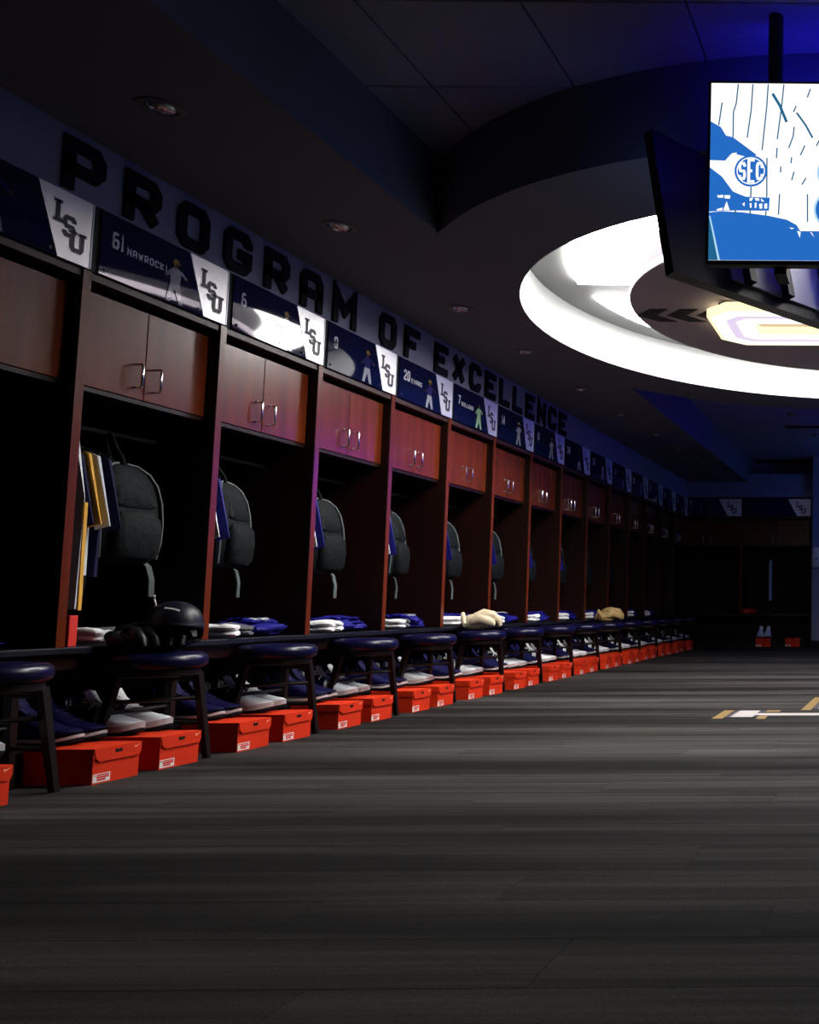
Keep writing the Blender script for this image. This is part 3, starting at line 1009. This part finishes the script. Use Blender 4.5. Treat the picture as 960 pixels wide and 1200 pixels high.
for i in range(3):
    r = []
    for z, hw in ((0, 0.0115), (0.2, 0.0135), (0.370, 0.015)):
        x, y, _ = legp(i, z)
        r.append([(x - hw, y - hw, z), (x + hw, y - hw, z), (x + hw, y + hw, z), (x - hw, y + hw, z)])
    MB().loft(r).build('leg', M_STOOL, st)
for i, j, z in ((0, 1, 0.335), (0, 1, 0.150), (1, 2, 0.22), (2, 0, 0.26)):
    MB().tube([legp(i, z), legp(j, z)], 0.009, 8).build('rung', M_STOOL, st)
SEATY = {-1: 3.36, 0: 4.115, 1: 4.893, 2: 5.69, 3: 6.44}
stool_pos = {}
for i, k in enumerate(NL):
    y = SEATY.get(k, B0 + 0.35 + PITCH * k)
    lab = 'round navy stool before the %s locker from the left' % ORD[IDX(k)]
    extra = {0: ', dark baseball gear on it', 4: ', cream glove on it', 8: ', tan glove on it'}.get(k, '')
    stool_pos[k] = (-3.06, y)
    if i == 0:
        st.location = (-3.06, y, 0)
        st['label'] = lab + extra
        st['group'] = 'stools along the lockers'
    else:
        dup(st, (-3.06, y, 0), lab + extra)

# ------------------------------------------------------------------ shoe boxes
bx = thing('shoe_box', '', 'box')
BWD, BHT, BDP = 0.222, 0.129, 0.25
MB().box(-BDP, -0.003, 0.003, BWD - .003, 0, 0.118).build('box_body', M_BOX, bx)
lid = MB()
lid.box(-BDP - .003, 0, 0, BWD, 0.094, BHT)
lidp = lid.build('lid', M_BOX, bx)
m = MB()
m.prism([(0.010, 0.094), (0.026, 0.080), (0.214, 0.080), (0.222, 0.096), (0.222, BHT - .001), (0.0, BHT - .001)], lambda u, v: (0.003, u, v), lambda u, v: (-0.001, u, v))
flap = m.build('front_flap', M_BOX, lidp)
m = MB()
m.prism([(0.098, 0.104), (0.126, 0.104), (0.130, 0.112), (0.126, 0.119), (0.118, 0.116), (0.106, 0.116), (0.098, 0.119), (0.094, 0.112)], lambda u, v: (0.0036, u, v), lambda u, v: (0.002, u, v))
m.build('thumb_hole', M_BLACK, lidp)
m = MB()
m.prism([(0.192, 0.110), (0.188, 0.114), (0.190, 0.120), (0.193, 0.1145), (0.214, 0.1215)], lambda u, v: (0.0038, u, v), lambda u, v: (0.002, u, v))
m.build('tick_mark', M_SWOOSH, lidp)
m = MB()
m.prism([(0.006, 0.006), (0.084, 0.006), (0.084, 0.037), (0.006, 0.037)], lambda u, v: (-0.0020, u, v), lambda u, v: (-0.004, u, v))
lbl = m.build('paper_label', M_BOXLBL, bx)
m = MB()
for q in ([(0.024, 0.011), (0.064, 0.011), (0.064, 0.018), (0.024, 0.018)], [(0.022, 0.020), (0.079, 0.020), (0.079, 0.027), (0.022, 0.027)],
          [(0.022, 0.029), (0.079, 0.029), (0.079, 0.034), (0.022, 0.034)], [(0.010, 0.029), (0.017, 0.029), (0.017, 0.034), (0.010, 0.034)]):
    m.prism(q, lambda u, v: (-0.0014, u, v), lambda u, v: (-0.003, u, v))
m.build('label_print', M_BOXRED, lbl)
XB = -2.921
boxes = [(3.10, 'orange shoe box cut off by the left edge of the frame')]
for k in range(0, 13):
    for ab, off in (('left', 3.649), ('right', 3.971)):
        boxes.append((off + 0.7795 * k, 'orange shoe box, %s one of the pair before the %s locker from the left' % (ab, ORD[IDX(k)])))
boxes.append((13.80, 'farthest orange shoe box of the long row, at the dark end'))
for i, (y, lab) in enumerate(boxes):
    jit = 0 if i < 9 else random.uniform(-.012, .012)
    if i == 0:
        bx.location = (XB, y, 0)
        bx['label'] = lab
        bx['group'] = 'orange shoe boxes along the lockers'
    else:
        dup(bx, (XB + jit, y, 0), lab, rz=(0.0 if i < 9 else random.uniform(-.03, .03)))
dup(bx, (-2.14, YB - .02, 0), 'orange shoe box with shoes on it below the far back wall lockers', rz=-PI / 2)
dup(bx, (-1.70, YB - .02, 0), 'lone orange shoe box at the right of the far back wall lockers', rz=-PI / 2)

# ------------------------------------------------------------------ shoes


def shoe_meshes(kind):
    prof = [(0.000, .020, .060), (0.010, .030, .076), (0.035, .036, .082), (0.075, .037, .084), (0.115, .038, .092), (0.150, .041, .084),
            (0.185, .045, .068), (0.220, .047, .055), (0.250, .045, .047), (0.275, .036, .040), (0.292, .022, .033), (0.300, .008, .026)]

    def sec(x, hw, top, z0, n=14, toe=True):
        lift = 0.012 * max(0, (x - .22) / .08) ** 2
        r = []
        for i in range(n):
            t = PI * i / (n - 1)
            c = math.cos(t)
            s = max(0.0, math.sin(t))
            yy = hw * (abs(c) ** .75) * (1 if c >= 0 else -1)
            r.append((x, yy, z0 + lift + (top - z0) * (s ** .6)))
        return r

    def outline(hwscale, z0, z1, grow):
        R0, R1 = [], []
        m = MB()
        rings = []
        for x, hw, tp in prof:
            lift = 0.012 * max(0, (x - .22) / .08) ** 2
            w = hw * hwscale + grow
            xx = x + (grow if x > .15 else -grow)
            rings.append([(xx, w, z0 + lift), (xx, w * .96, z1 + lift), (xx, -w * .96, z1 + lift), (xx, -w, z0 + lift)])
        m.loft(rings)
        return m
    out = {}
    out['outsole'] = outline(1.0, 0, 0.010, 0.003).mesh('outsole', M_SHOEO, False)
    out['midsole'] = outline(1.0, 0.010, 0.028 if kind == 'white' else 0.019, 0.004).mesh('midsole', M_SHOES, True)
    split = 5
    m = MB()
    m.loft([sec(x, hw, tp, 0.026) for x, hw, tp in prof[:split + 1]])
    out['quarter'] = m.mesh('quarter', M_SHOEN, True)
    m = MB()
    m.loft([sec(x, hw, tp, 0.026) for x, hw, tp in prof[split:]])
    out['toe_box'] = m.mesh('toe_box', M_SHOEW if kind == 'white' else M_SHOEN, True)
    m = MB()
    m.ell((0.058, 0, 0.084), (0.046, 0.024, 0.006), 14, 6)
    out['opening'] = m.mesh('opening', M_INNER, True)
    m = MB()
    for i in range(5):
        x = 0.118 + i * 0.019
        zt = 0.095 - i * 0.0085
        m.tube([(x, -0.030, zt - .020), (x + .003, -0.015, zt), (x + .004, 0.015, zt), (x, 0.030, zt - .020)], 0.0048, 6)
    m.tube([(0.12, 0.0, 0.096), (0.10, 0.022, 0.110), (0.085, 0.026, 0.100), (0.12, 0.002, 0.097), (0.10, -0.024, 0.112), (0.082, -0.026, 0.100), (0.12, 0, .096)], 0.004, 6)
    out['laces'] = m.mesh('laces', M_LACE if kind == 'white' else M_NAVYC, True)
    m = MB()
    m.loft([[(x, yy, z) for yy, z in ((-.024, zz), (0, zz + .006), (.024, zz), (0, zz - .006))] for x, zz in ((0.135, .088), (0.11, .102), (0.095, .120), (0.088, .130))])
    out['tongue'] = m.mesh('tongue', M_LACE if kind == 'white' else M_SHOEN, True)
    m = MB()
    m.tube([(0.004, 0, 0.070), (-0.008, 0, 0.090), (-0.004, 0, 0.108), (0.008, 0, 0.104), (0.010, 0, 0.080)], 0.006, 6)
    out['heel_loop'] = m.mesh('heel_loop', M_LACE if kind == 'white' else M_SHOEN, True)
    return out


SH_ME = {'white': shoe_meshes('white'), 'navy': shoe_meshes('navy')}


def shoe(kind, loc, rz, label, group):
    t = thing('shoe', label, 'shoe', loc, rz, group)
    for nme, me in SH_ME[kind].items():
        o = put(nme, me, t)
        o.scale = (1.06, 1.12, 1.32)
    return t


shoe_proto = {}
SHZ = 0.1295
for k in NL:
    for kind, offs in (('navy', (-0.030, 0.088)), ('white', (0.285, 0.402))):
        for j, off in enumerate(offs):
            y = base_y(k) + off + random.uniform(-.006, .006)
            if y < 3.05:
                continue
            x = -3.385 + random.uniform(-.010, .010) + (0.015 if kind == 'white' else 0)
            rz = random.uniform(-.08, .06)
            lab = ('white toed shoe, %s of its pair under the %s locker from the left' if kind == 'white' else
                   'plain navy shoe, %s of its pair under the %s locker from the left') % (('left', 'right')[j], ORD[IDX(k)])
            grp = 'shoes on the low shelf under the lockers'
            if kind not in shoe_proto:
                shoe_proto[kind] = shoe(kind, (x, y, SHZ), rz, lab, grp)
            else:
                dup(shoe_proto[kind], (x, y, SHZ), lab, rz)
for j in (0, 1):
    dup(shoe_proto['white'], (-2.08 + j * .11, YB + .26, 0.129 if False else BHT), 'white toed shoe on the box at the far back wall, %s of two' % ('left', 'right')[j], -PI / 2)

# ------------------------------------------------------------------ backpacks


def rrect(hd, hw, z, cx=0.0, n=20, p=0.62):
    r = []
    for i in range(n):
        t = 2 * PI * i / n
        c, s = math.cos(t), math.sin(t)
        r.append((cx + hd * math.copysign(abs(c) ** p, c), hw * math.copysign(abs(s) ** p, s), z))
    return r


bag = thing('backpack', '', 'backpack')
secs = [(0.00, .070, .125), (0.02, .088, .142), (0.09, .100, .152), (0.18, .102, .155), (0.27, .094, .150), (0.345, .078, .134), (0.395, .056, .105), (0.425, .030, .062)]
MB().loft([rrect(d, w, z) for z, d, w in secs]).build('bag_body', M_BAG, bag, True)
MB().loft([rrect(.035, w, z, cx) for z, w, cx in ((0.02, .100, .080), (0.04, .112, .092), (0.12, .116, .098), (0.19, .108, .094), (0.215, .090, .080))]).build('front_pocket', M_BAGD, bag, True)
MB().loft([rrect(.022, w, z, cx) for z, w, cx in ((0.235, .090, .076), (0.25, .100, .083), (0.33, .088, .062), (0.365, .064, .046))]).build('top_pocket', M_BAGD, bag, True)
for s in (-1, 1):
    pts = [(d * .72 + .004, s * (w * .97 + .002), z) for z, d, w in secs[1:]] + [(0.012, s * .02, 0.434)]
    MB().tube(pts, 0.0055, 6).build('piping', M_PIPE, bag, True)
    MB().tube([(d * -.2, s * (w + .004), z) for z, d, w in secs[1:6]], 0.007, 6).build('side_strap', M_BAGD, bag, True)
    m = MB()
    m.loft([[(x - .003, yy - .014, z), (x + .003, yy - .014, z), (x + .003, yy + .014, z), (x - .003, yy + .014, z)] for x, yy, z in
            ((-.02, s * .13, .04), (0.02, s * .155, -.01), (0.03, s * .165, -.07), (.025, s * .172, -.145))])
    m.build('hanging_strap', M_PIPE if s > 0 else M_BAGD, bag)
    MB().tube([(-.085, s * .05, .40), (-.13, s * .065, .33), (-.135, s * .075, .20), (-.09, s * .09, .05)], 0.016, 8).build('shoulder_strap', M_BAGD, bag, True)
MB().tube([(0.02, 0, .42), (0.01, 0, .46), (-0.02, 0, .50), (-0.05, 0, .565), (-0.07, 0, .578), (-0.085, 0, .565), (-0.05, 0, .46), (-0.02, 0, .42)], 0.008, 8).build('top_loop', M_BAGD, bag, True)
BAGX = -3.40
first = True
for k in range(0, 10):
    y = base_y(k) + 0.375 + random.uniform(-.02, .03)
    if k == 0:
        y = base_y(k) + 0.50
    lab = 'grey green backpack hanging in the %s locker from the left' % ORD[IDX(k)]
    loc = (BAGX, y, 0.832)
    rz = random.uniform(-.05, .20) if k else -.1
    if first:
        bag.location = loc
        bag.rotation_euler = (0, 0, rz)
        bag['label'] = lab + ', barely lit'
        bag['group'] = 'backpacks hanging in the lockers'
        first = False
    else:
        dup(bag, loc, lab, rz)

# ------------------------------------------------------------------ hanging clothes


def garment(name, pts, m, loc, rz, label, cat, thick=0.022, wave=0.006, hook=True, sub=None):
    """a hung garment: outline in the depth (u) / height (v) plane, hung from the clothes rail"""
    t = thing(name, label, cat, loc, rz, 'clothes hung on the locker rails')
    mb = MB()
    n = len(pts)
    f1 = lambda u, v: (u, thick / 2 * (0.55 + .45 * math.cos(v * 9)) + wave * math.sin(u * 38 + v * 11), v)
    f2 = lambda u, v: (u, -thick / 2 * (0.55 + .45 * math.cos(v * 9)) + wave * math.sin(u * 38 + v * 11), v)
    mb.prism(pts, f1, f2)
    mb.build('cloth', m, t)
    if sub:
        ms = MB()
        ms.prism(sub[0], lambda u, v: (u, thick / 2 * .98 + wave * math.sin(u * 38 + v * 11) + .004, v), lambda u, v: (u, -.001 + wave * math.sin(u * 38 + v * 11), v))
        ms.build('side_stripe', sub[1], t)
    MB().tube([(-0.19, 0, -0.125), (-0.1, 0, -.095), (0, 0, -.06), (0.1, 0, -.095), (0.19, 0, -.125)], 0.006, 6).build('hanger', M_BLACK, t)
    MB().tube([(0, 0, -.06), (0, 0, -.01), (0.012, 0, .010), (0, 0, .018), (-.012, 0, .010)], 0.003, 6).build('hanger_hook', M_CHROME, t)
    return t


SHIRT = [(0.05, -0.07), (0.19, -0.135), (0.255, -0.42), (0.19, -0.435), (0.165, -0.33), (0.165, -0.62), (-0.165, -0.62), (-0.165, -0.33), (-0.19, -0.435), (-0.245, -0.42), (-0.19, -0.135), (-0.05, -0.07)]
PANTS = [(-0.12, -0.10), (0.14, -0.10), (0.205, -0.42), (0.20, -0.86), (0.10, -0.86), (0.09, -0.5), (0.02, -0.40), (-.02, -.86), (-.12, -.86)]
RAILX = XL - 0.27
yb_ = base_y(0)
garment('shirt', SHIRT, M_GREYC, (RAILX, yb_ + .125, 1.395), 0.0, 'pale shirt hung first beside the stile in the 61 locker', 'shirt')
garment('shirt', SHIRT, M_NAVYC, (RAILX + .005, yb_ + .152, 1.390), 0.02, 'dark navy shirt hung between the pale and the gold shirts', 'shirt')
garment('shirt', SHIRT, M_GOLDC, (RAILX + .01, yb_ + .180, 1.395), 0.03, 'gold yellow shirt hung in the 61 locker', 'shirt')
garment('shirt', SHIRT, M_GREYC, (RAILX + .02, yb_ + .212, 1.39), 0.03, 'pale grey shirt hung just right of the gold shirt', 'shirt')
garment('shirt', SHIRT, M_NAVYC, (RAILX + .02, yb_ + .262, 1.385), 0.06, 'dark blue shirt hung nearest the backpack in the 61 locker', 'shirt')
garment('trousers', [(u + .056, v + .10) for u, v in PANTS], M_TOWEL, (RAILX, yb_ + .098, 1.395), 0.0, 'white trousers with a gold side stripe hung in the 61 locker', 'trousers',
        sub=([(0.258, -.36), (0.2635, -.34), (0.2625, -.765), (0.251, -.765)], M_GOLDC))
tag(MB().box(-3.38, -3.238, yb_ + .105, yb_ + .145, 0.489, 0.610, 0.002).build('box', M_RED), 'small upright red box on the bench below the white trousers', 'box')
for k in range(1, 8):
    yk = base_y(k)
    garment('shirt', SHIRT, M_ROYAL, (RAILX + .01, yk + .15, 1.39), 0.05, 'royal blue shirt hung by the left side of the %s locker' % ORD[IDX(k)], 'shirt')
    if k in (1, 2, 3):
        garment('shirt', SHIRT, M_TOWEL, (RAILX - .005, yk + .115, 1.39), 0.0, 'white shirt hung beside the royal blue one in the %s locker' % ORD[IDX(k)], 'shirt')

# ------------------------------------------------------------------ towels, socks and folded jerseys on the bench
BT = 0.489


from mathutils import noise as mnoise


def lump(m, c, rad, seed, amt=0.12, p=0.75, nu=26, nv=12):
    rs = random.Random(seed)
    ph = [rs.uniform(0, 6) for _ in range(6)]

    def fn(q):
        x, y, z = q.x / rad[0], q.y / rad[1], q.z / rad[2]
        sg = lambda a: math.copysign(abs(a) ** p, a)
        d = 1 + amt * (1.6 * mnoise.noise(Vector((x * 1.7 + seed * 3.1, y * 1.7, z * 1.7))) + 1.1 * mnoise.noise(Vector((x * 4.5, y * 4.5 + seed * 2.3, z * 4.5))))
        return Vector((sg(x) * rad[0] * d, sg(y) * rad[1] * d, max(sg(z) * rad[2] * (d if z > 0 else 1), -rad[2] * .98)))
    m.ell(c, rad, nu, nv, fn)


def sock_pair(loc, rz, label, m, seed):
    t = thing('rolled_socks', label, 'socks', loc, rz, 'white cotton on the bench')
    for j, (z, r) in enumerate(((0.017, (.105, .036, .016)), (0.046, (.112, .040, .018)))):
        mb = MB()
        mb.loft([[(x, r_[0] * math.cos(a), z + r_[1] * math.sin(a)) for a in [2 * PI * i / 12 for i in range(12)]] for x, r_ in
                 ((-.14, (.020, .010)), (-.12, (.030, .013)), (-.04, (.030, .014)), (0.02, (.034, .016)), (.07, (.040, .017)), (.105, (.036, .015)), (.118, (.020, .008)))])
        mb.v = [(vx, vy + .014 * mnoise.noise(Vector((vx * 14, seed * 3.7 + j, 0))), vz * (1 + .35 * mnoise.noise(Vector((vx * 16, vy * 20, seed + j * 5.0)))) + .004) for vx, vy, vz in mb.v]
        mb.build('sock', m, t, True)
    return t


def folded(loc, rz, label, m, seed, rad=(.13, .15, .034), accent=None):
    t = thing('folded_jersey', label, 'jersey', loc, rz, 'folded jerseys on the bench')
    mb = MB()
    lump(mb, (0, 0, rad[2]), rad, seed, .20)
    mb.build('bottom_fold', m, t, True)
    mb = MB()
    lump(mb, (-.02, .03, rad[2] * 1.75), (rad[0] * .78, rad[1] * .72, rad[2] * .85), seed + 5, .30)
    mb.build('top_fold', m, t, True)
    if accent:
        mb = MB()
        lump(mb, (.02, .03, rad[2] * 2.55), (rad[0] * .36, rad[1] * .34, .007), seed + 9, .3)
        mb.build('printed_patch', accent, t, True)
    return t


sock_pair((-3.385, yb_ + .375, BT), -0.35 + PI / 2 * 0.0, 'white folded socks on the bench of the 61 locker', M_TOWEL, 1)
sock_pair((-3.345, yb_ + .52, BT), 0.35, 'dark grey bundled socks right of the white socks on the bench', M_GREYSOCK, 2)
for k in range(1, 12):
    yk = base_y(k)
    n = ORD[IDX(k)]
    sock_pair((-3.30, yk + .235 + random.uniform(-.02, .02), BT), random.uniform(-.2, .5), 'white folded socks on the bench of the %s locker from the left' % n, M_TOWEL, 10 + k)
    if k < 9:
        sock_pair((-3.335, yk + .37, BT), random.uniform(-.1, .4), 'right hand bundle of %s socks in the %s locker from the left' % ('grey' if k in (1, 3) else 'white', n), M_GREYSOCK if k in (1, 3) else M_TOWEL, 30 + k)
    folded((-3.36, yk + .565, BT), random.uniform(-.3, .3), 'folded royal blue jersey on the bench of the %s locker from the left' % n, M_ROYAL, 50 + k, accent=M_PRINTW if k in (1, 3, 5) else None)
folded((-3.38, base_y(-1) + .50, BT), 0.2, 'dark folded blue jersey on the bench at the left edge', M_ROYAL, 49)

# ------------------------------------------------------------------ baseball gloves and gear on the stools


def glove(loc, rz, label, m, zscale=1.0):
    t = thing('baseball_glove', label, 'glove', loc, rz, 'gloves lying on stools')
    mb = MB()
    lump(mb, (-.02, 0, .045), (.095, .085, .045), 3, .05, .9)
    mb.build('palm', m, t, True)
    for j in range(4):
        y = -.066 + j * .044
        pts = [(-.03, y * .8, .075), (.03, y * 1.02, .098 - abs(j - 1.5) * .006), (.085, y * 1.1, .084), (.125, y * 1.1, .052), (.135, y * 1.06, .026)]
        MB().tube(pts, [.020, .0235, .0235, .021, .014], 10).build('finger', m, t, True)
    MB().tube([(-.06, -.07, .05), (-.01, -.105, .066), (.05, -.112, .052), (.09, -.098, .034)], [.022, .025, .024, .015], 10).build('thumb', m, t, True)
    mb = MB()
    for j in range(3):
        mb.tube([(.02 + j * .03, -.108, .060 - j * .008), (.03 + j * .03, -.085, .082 - j * .008), (.035 + j * .03, -.07, .086 - j * .008)], .006, 6)
    mb.tube([(.03, -.09, .075), (.10, -.085, .055)], .009, 6)
    mb.build('web_lacing', m, t, True)
    mb = MB()
    mb.tube([(-.10, -.06, .03), (-.112, 0, .085), (-.10, .06, .03)], .016, 8)
    mb.build('wrist_strap', m, t, True)
    t.scale = (1, 1, zscale)
    return t


zs = ST_Z
x, y = stool_pos[4]
glove((x - .02, y + .01, ST_Z), 0.5, 'cream leather baseball glove lying on a navy stool seat', M_CREAM, 1.35)
x, y = stool_pos[8]
glove((x, y, zs), 0.9, 'tan leather baseball glove lying on a distant stool seat', M_TAN, 1.35)
x, y = stool_pos[0]
glove((x - .055, y - .02, zs), -0.4, 'black leather baseball glove under the dark helmet on the stool', M_DKLEATHER)
hel = thing('batting_helmet', 'glossy dark batting helmet with white marks on the stool before the 61 locker', 'helmet', (x + .035, y + .03, zs + .098), -0.5)
mb = MB()
rings = []
for j in range(9):
    ph = PI / 2 * j / 8
    rings.append([(0.108 * math.cos(ph) * math.cos(a) * 1.08, 0.098 * math.cos(ph) * math.sin(a), 0.012 + 0.10 * math.sin(ph) ** .9) for a in [2 * PI * i / 24 for i in range(24)]][:24] if j < 8 else
                 [(0.004 * math.cos(2 * PI * i / 24), 0.004 * math.sin(2 * PI * i / 24), 0.112) for i in range(24)])
mb.loft(rings)
mb.build('shell', M_HELMET, hel, True)
mb = MB()
mb.prism([(0.10 * math.cos(a), .095 * math.sin(a)) for a in [(-1.15 + 2.3 * i / 10) for i in range(11)]] + [(0.178 * math.cos(a), .075 * math.sin(a)) for a in [(.9 - 1.8 * i / 10) for i in range(11)]],
         lambda u, v: (u, v, .022 - (u - .1) * .15), lambda u, v: (u, v, .014 - (u - .1) * .15))
mb.build('visor', M_HELMET, hel, True)
for sy in (-1, 1):
    mb = MB()
    lump(mb, (-.01, sy * .094, -.010), (.045, .010, .042), 4, .02, .8)
    mb.build('ear_flap', M_HELMET, hel, True)
MB().tube([(-.06, -.05, .070), (-.045, -.050, .098), (-.048, -.056, .120), (-.036, -.060, .135)], .004, 6).build('white_strap', M_LACE, hel, True)
MB().tube([(.045, -.058, .082), (.070, -.040, .078), (.088, -.024, .070)], .006, 6).build('white_highlight', M_LACE, hel, True)  # white bar that imitates a highlight streak on the shell
mask = thing('gear_bag', 'slumped black gear bag behind the dark helmet on the stool', 'bag', (x - .045, y + .045, zs + .001), 0.3)
mb = MB()
lump(mb, (0, 0, .062), (.135, .085, .062), 8, .22, .8)
mb.build('bag_body', M_DKLEATHER, mask, True)
MB().tube([(-.11, -.06, .05), (-.05, -.085, .085), (.03, -.085, .088), (.10, -.06, .055)], .006, 6).build('carry_strap', M_GREYSOCK, mask, True)
MB().tube([(-.12, .0, .085), (-.04, .005, .128), (.05, .0, .126), (.12, .0, .08)], .004, 6).build('zip', M_STEEL, mask, True)

# ------------------------------------------------------------------ floor inlay, far wall bits
FL = 0.0012


def floor_poly(polys, name, m, parent):
    mb = MB()
    for p in polys:
        mb.prism(p, lambda u, v: (u, v, FL), lambda u, v: (u, v, -0.0005))
    return mb.build(name, m, parent)


inl = thing('floor_emblem', 'gold, black and white painted emblem on the carpet at the right edge', 'floor emblem')
par = lambda x0, x1, y0, y1, sh: [(x0, y0), (x1, y0), (x1 + sh, y1), (x0 + sh, y1)]
floor_poly([par(-1.065, -1.005, 5.66, 6.09, 0.0)], 'gold_bar', M_FLGOLD, inl)
floor_poly([par(-1.003, -0.975, 5.72, 6.07, 0.01)], 'black_bar', M_FLBLACK, inl)
floor_poly([par(-0.973, -0.845, 5.74, 6.07, 0.0)], 'white_bar', M_FLWHITE, inl)
floor_poly([par(-0.843, -0.815, 5.74, 5.84, 0.0), par(-0.843, -0.805, 5.97, 6.07, 0.0)], 'black_bar', M_FLBLACK, inl)
floor_poly([par(-0.813, -0.76, 5.64, 5.80, 0.0), par(-0.803, -0.72, 6.00, 6.09, 0.0)], 'gold_bar', M_FLGOLD, inl)
floor_poly([par(-0.845, 0.55, 5.82, 5.93, 0.0)], 'white_line', M_FLWHITE, inl)
floor_poly([par(-0.60, -0.54, 6.10, 6.90, 0.02)], 'gold_bar', M_FLGOLD, inl)
floor_poly([par(-0.535, -0.505, 6.18, 6.75, 0.02)], 'black_bar', M_FLBLACK, inl)
floor_poly([par(-0.50, 0.10, 6.18, 6.72, 0.02)], 'white_bar', M_FLWHITE, inl)

disp = thing('wall_dispenser', 'small rounded glossy dispenser on the blue lit back wall at the right edge', 'dispenser', (-1.22, 14.62, 1.18))
mb = MB()
mb.loft([rrect(.075, d, z, 0, 16, .6) for z, d in ((0, .02), (.02, .045), (.08, .055), (.24, .055), (.30, .05))])
mb.v = [(vx, vy - .02, vz) for vx, vy, vz in mb.v]
mb.build('dispenser_body', M_PLASTIC, disp, True)
MB().box(-.012, .012, -.10, -.07, .10, .15, .003).build('push_bar', M_CHROME, disp)
# things in the far back lockers
garment('towel', [(-.10, -.08), (.10, -.08), (.10, -.70), (-.10, -.70)], M_GREYC, (-1.965, YB + .27, 1.395), -PI / 2, 'pale towel hanging in the far back wall lockers', 'towel')
o = folded((-2.28, YB + .20, BT), 0, 'dim red folded cloth on the far back wall bench', M_RED, 90)

# a second cluster of the same screens farther along the room, right of the photograph: it is mirrored in the glossy
# doors and lights the far wall blue
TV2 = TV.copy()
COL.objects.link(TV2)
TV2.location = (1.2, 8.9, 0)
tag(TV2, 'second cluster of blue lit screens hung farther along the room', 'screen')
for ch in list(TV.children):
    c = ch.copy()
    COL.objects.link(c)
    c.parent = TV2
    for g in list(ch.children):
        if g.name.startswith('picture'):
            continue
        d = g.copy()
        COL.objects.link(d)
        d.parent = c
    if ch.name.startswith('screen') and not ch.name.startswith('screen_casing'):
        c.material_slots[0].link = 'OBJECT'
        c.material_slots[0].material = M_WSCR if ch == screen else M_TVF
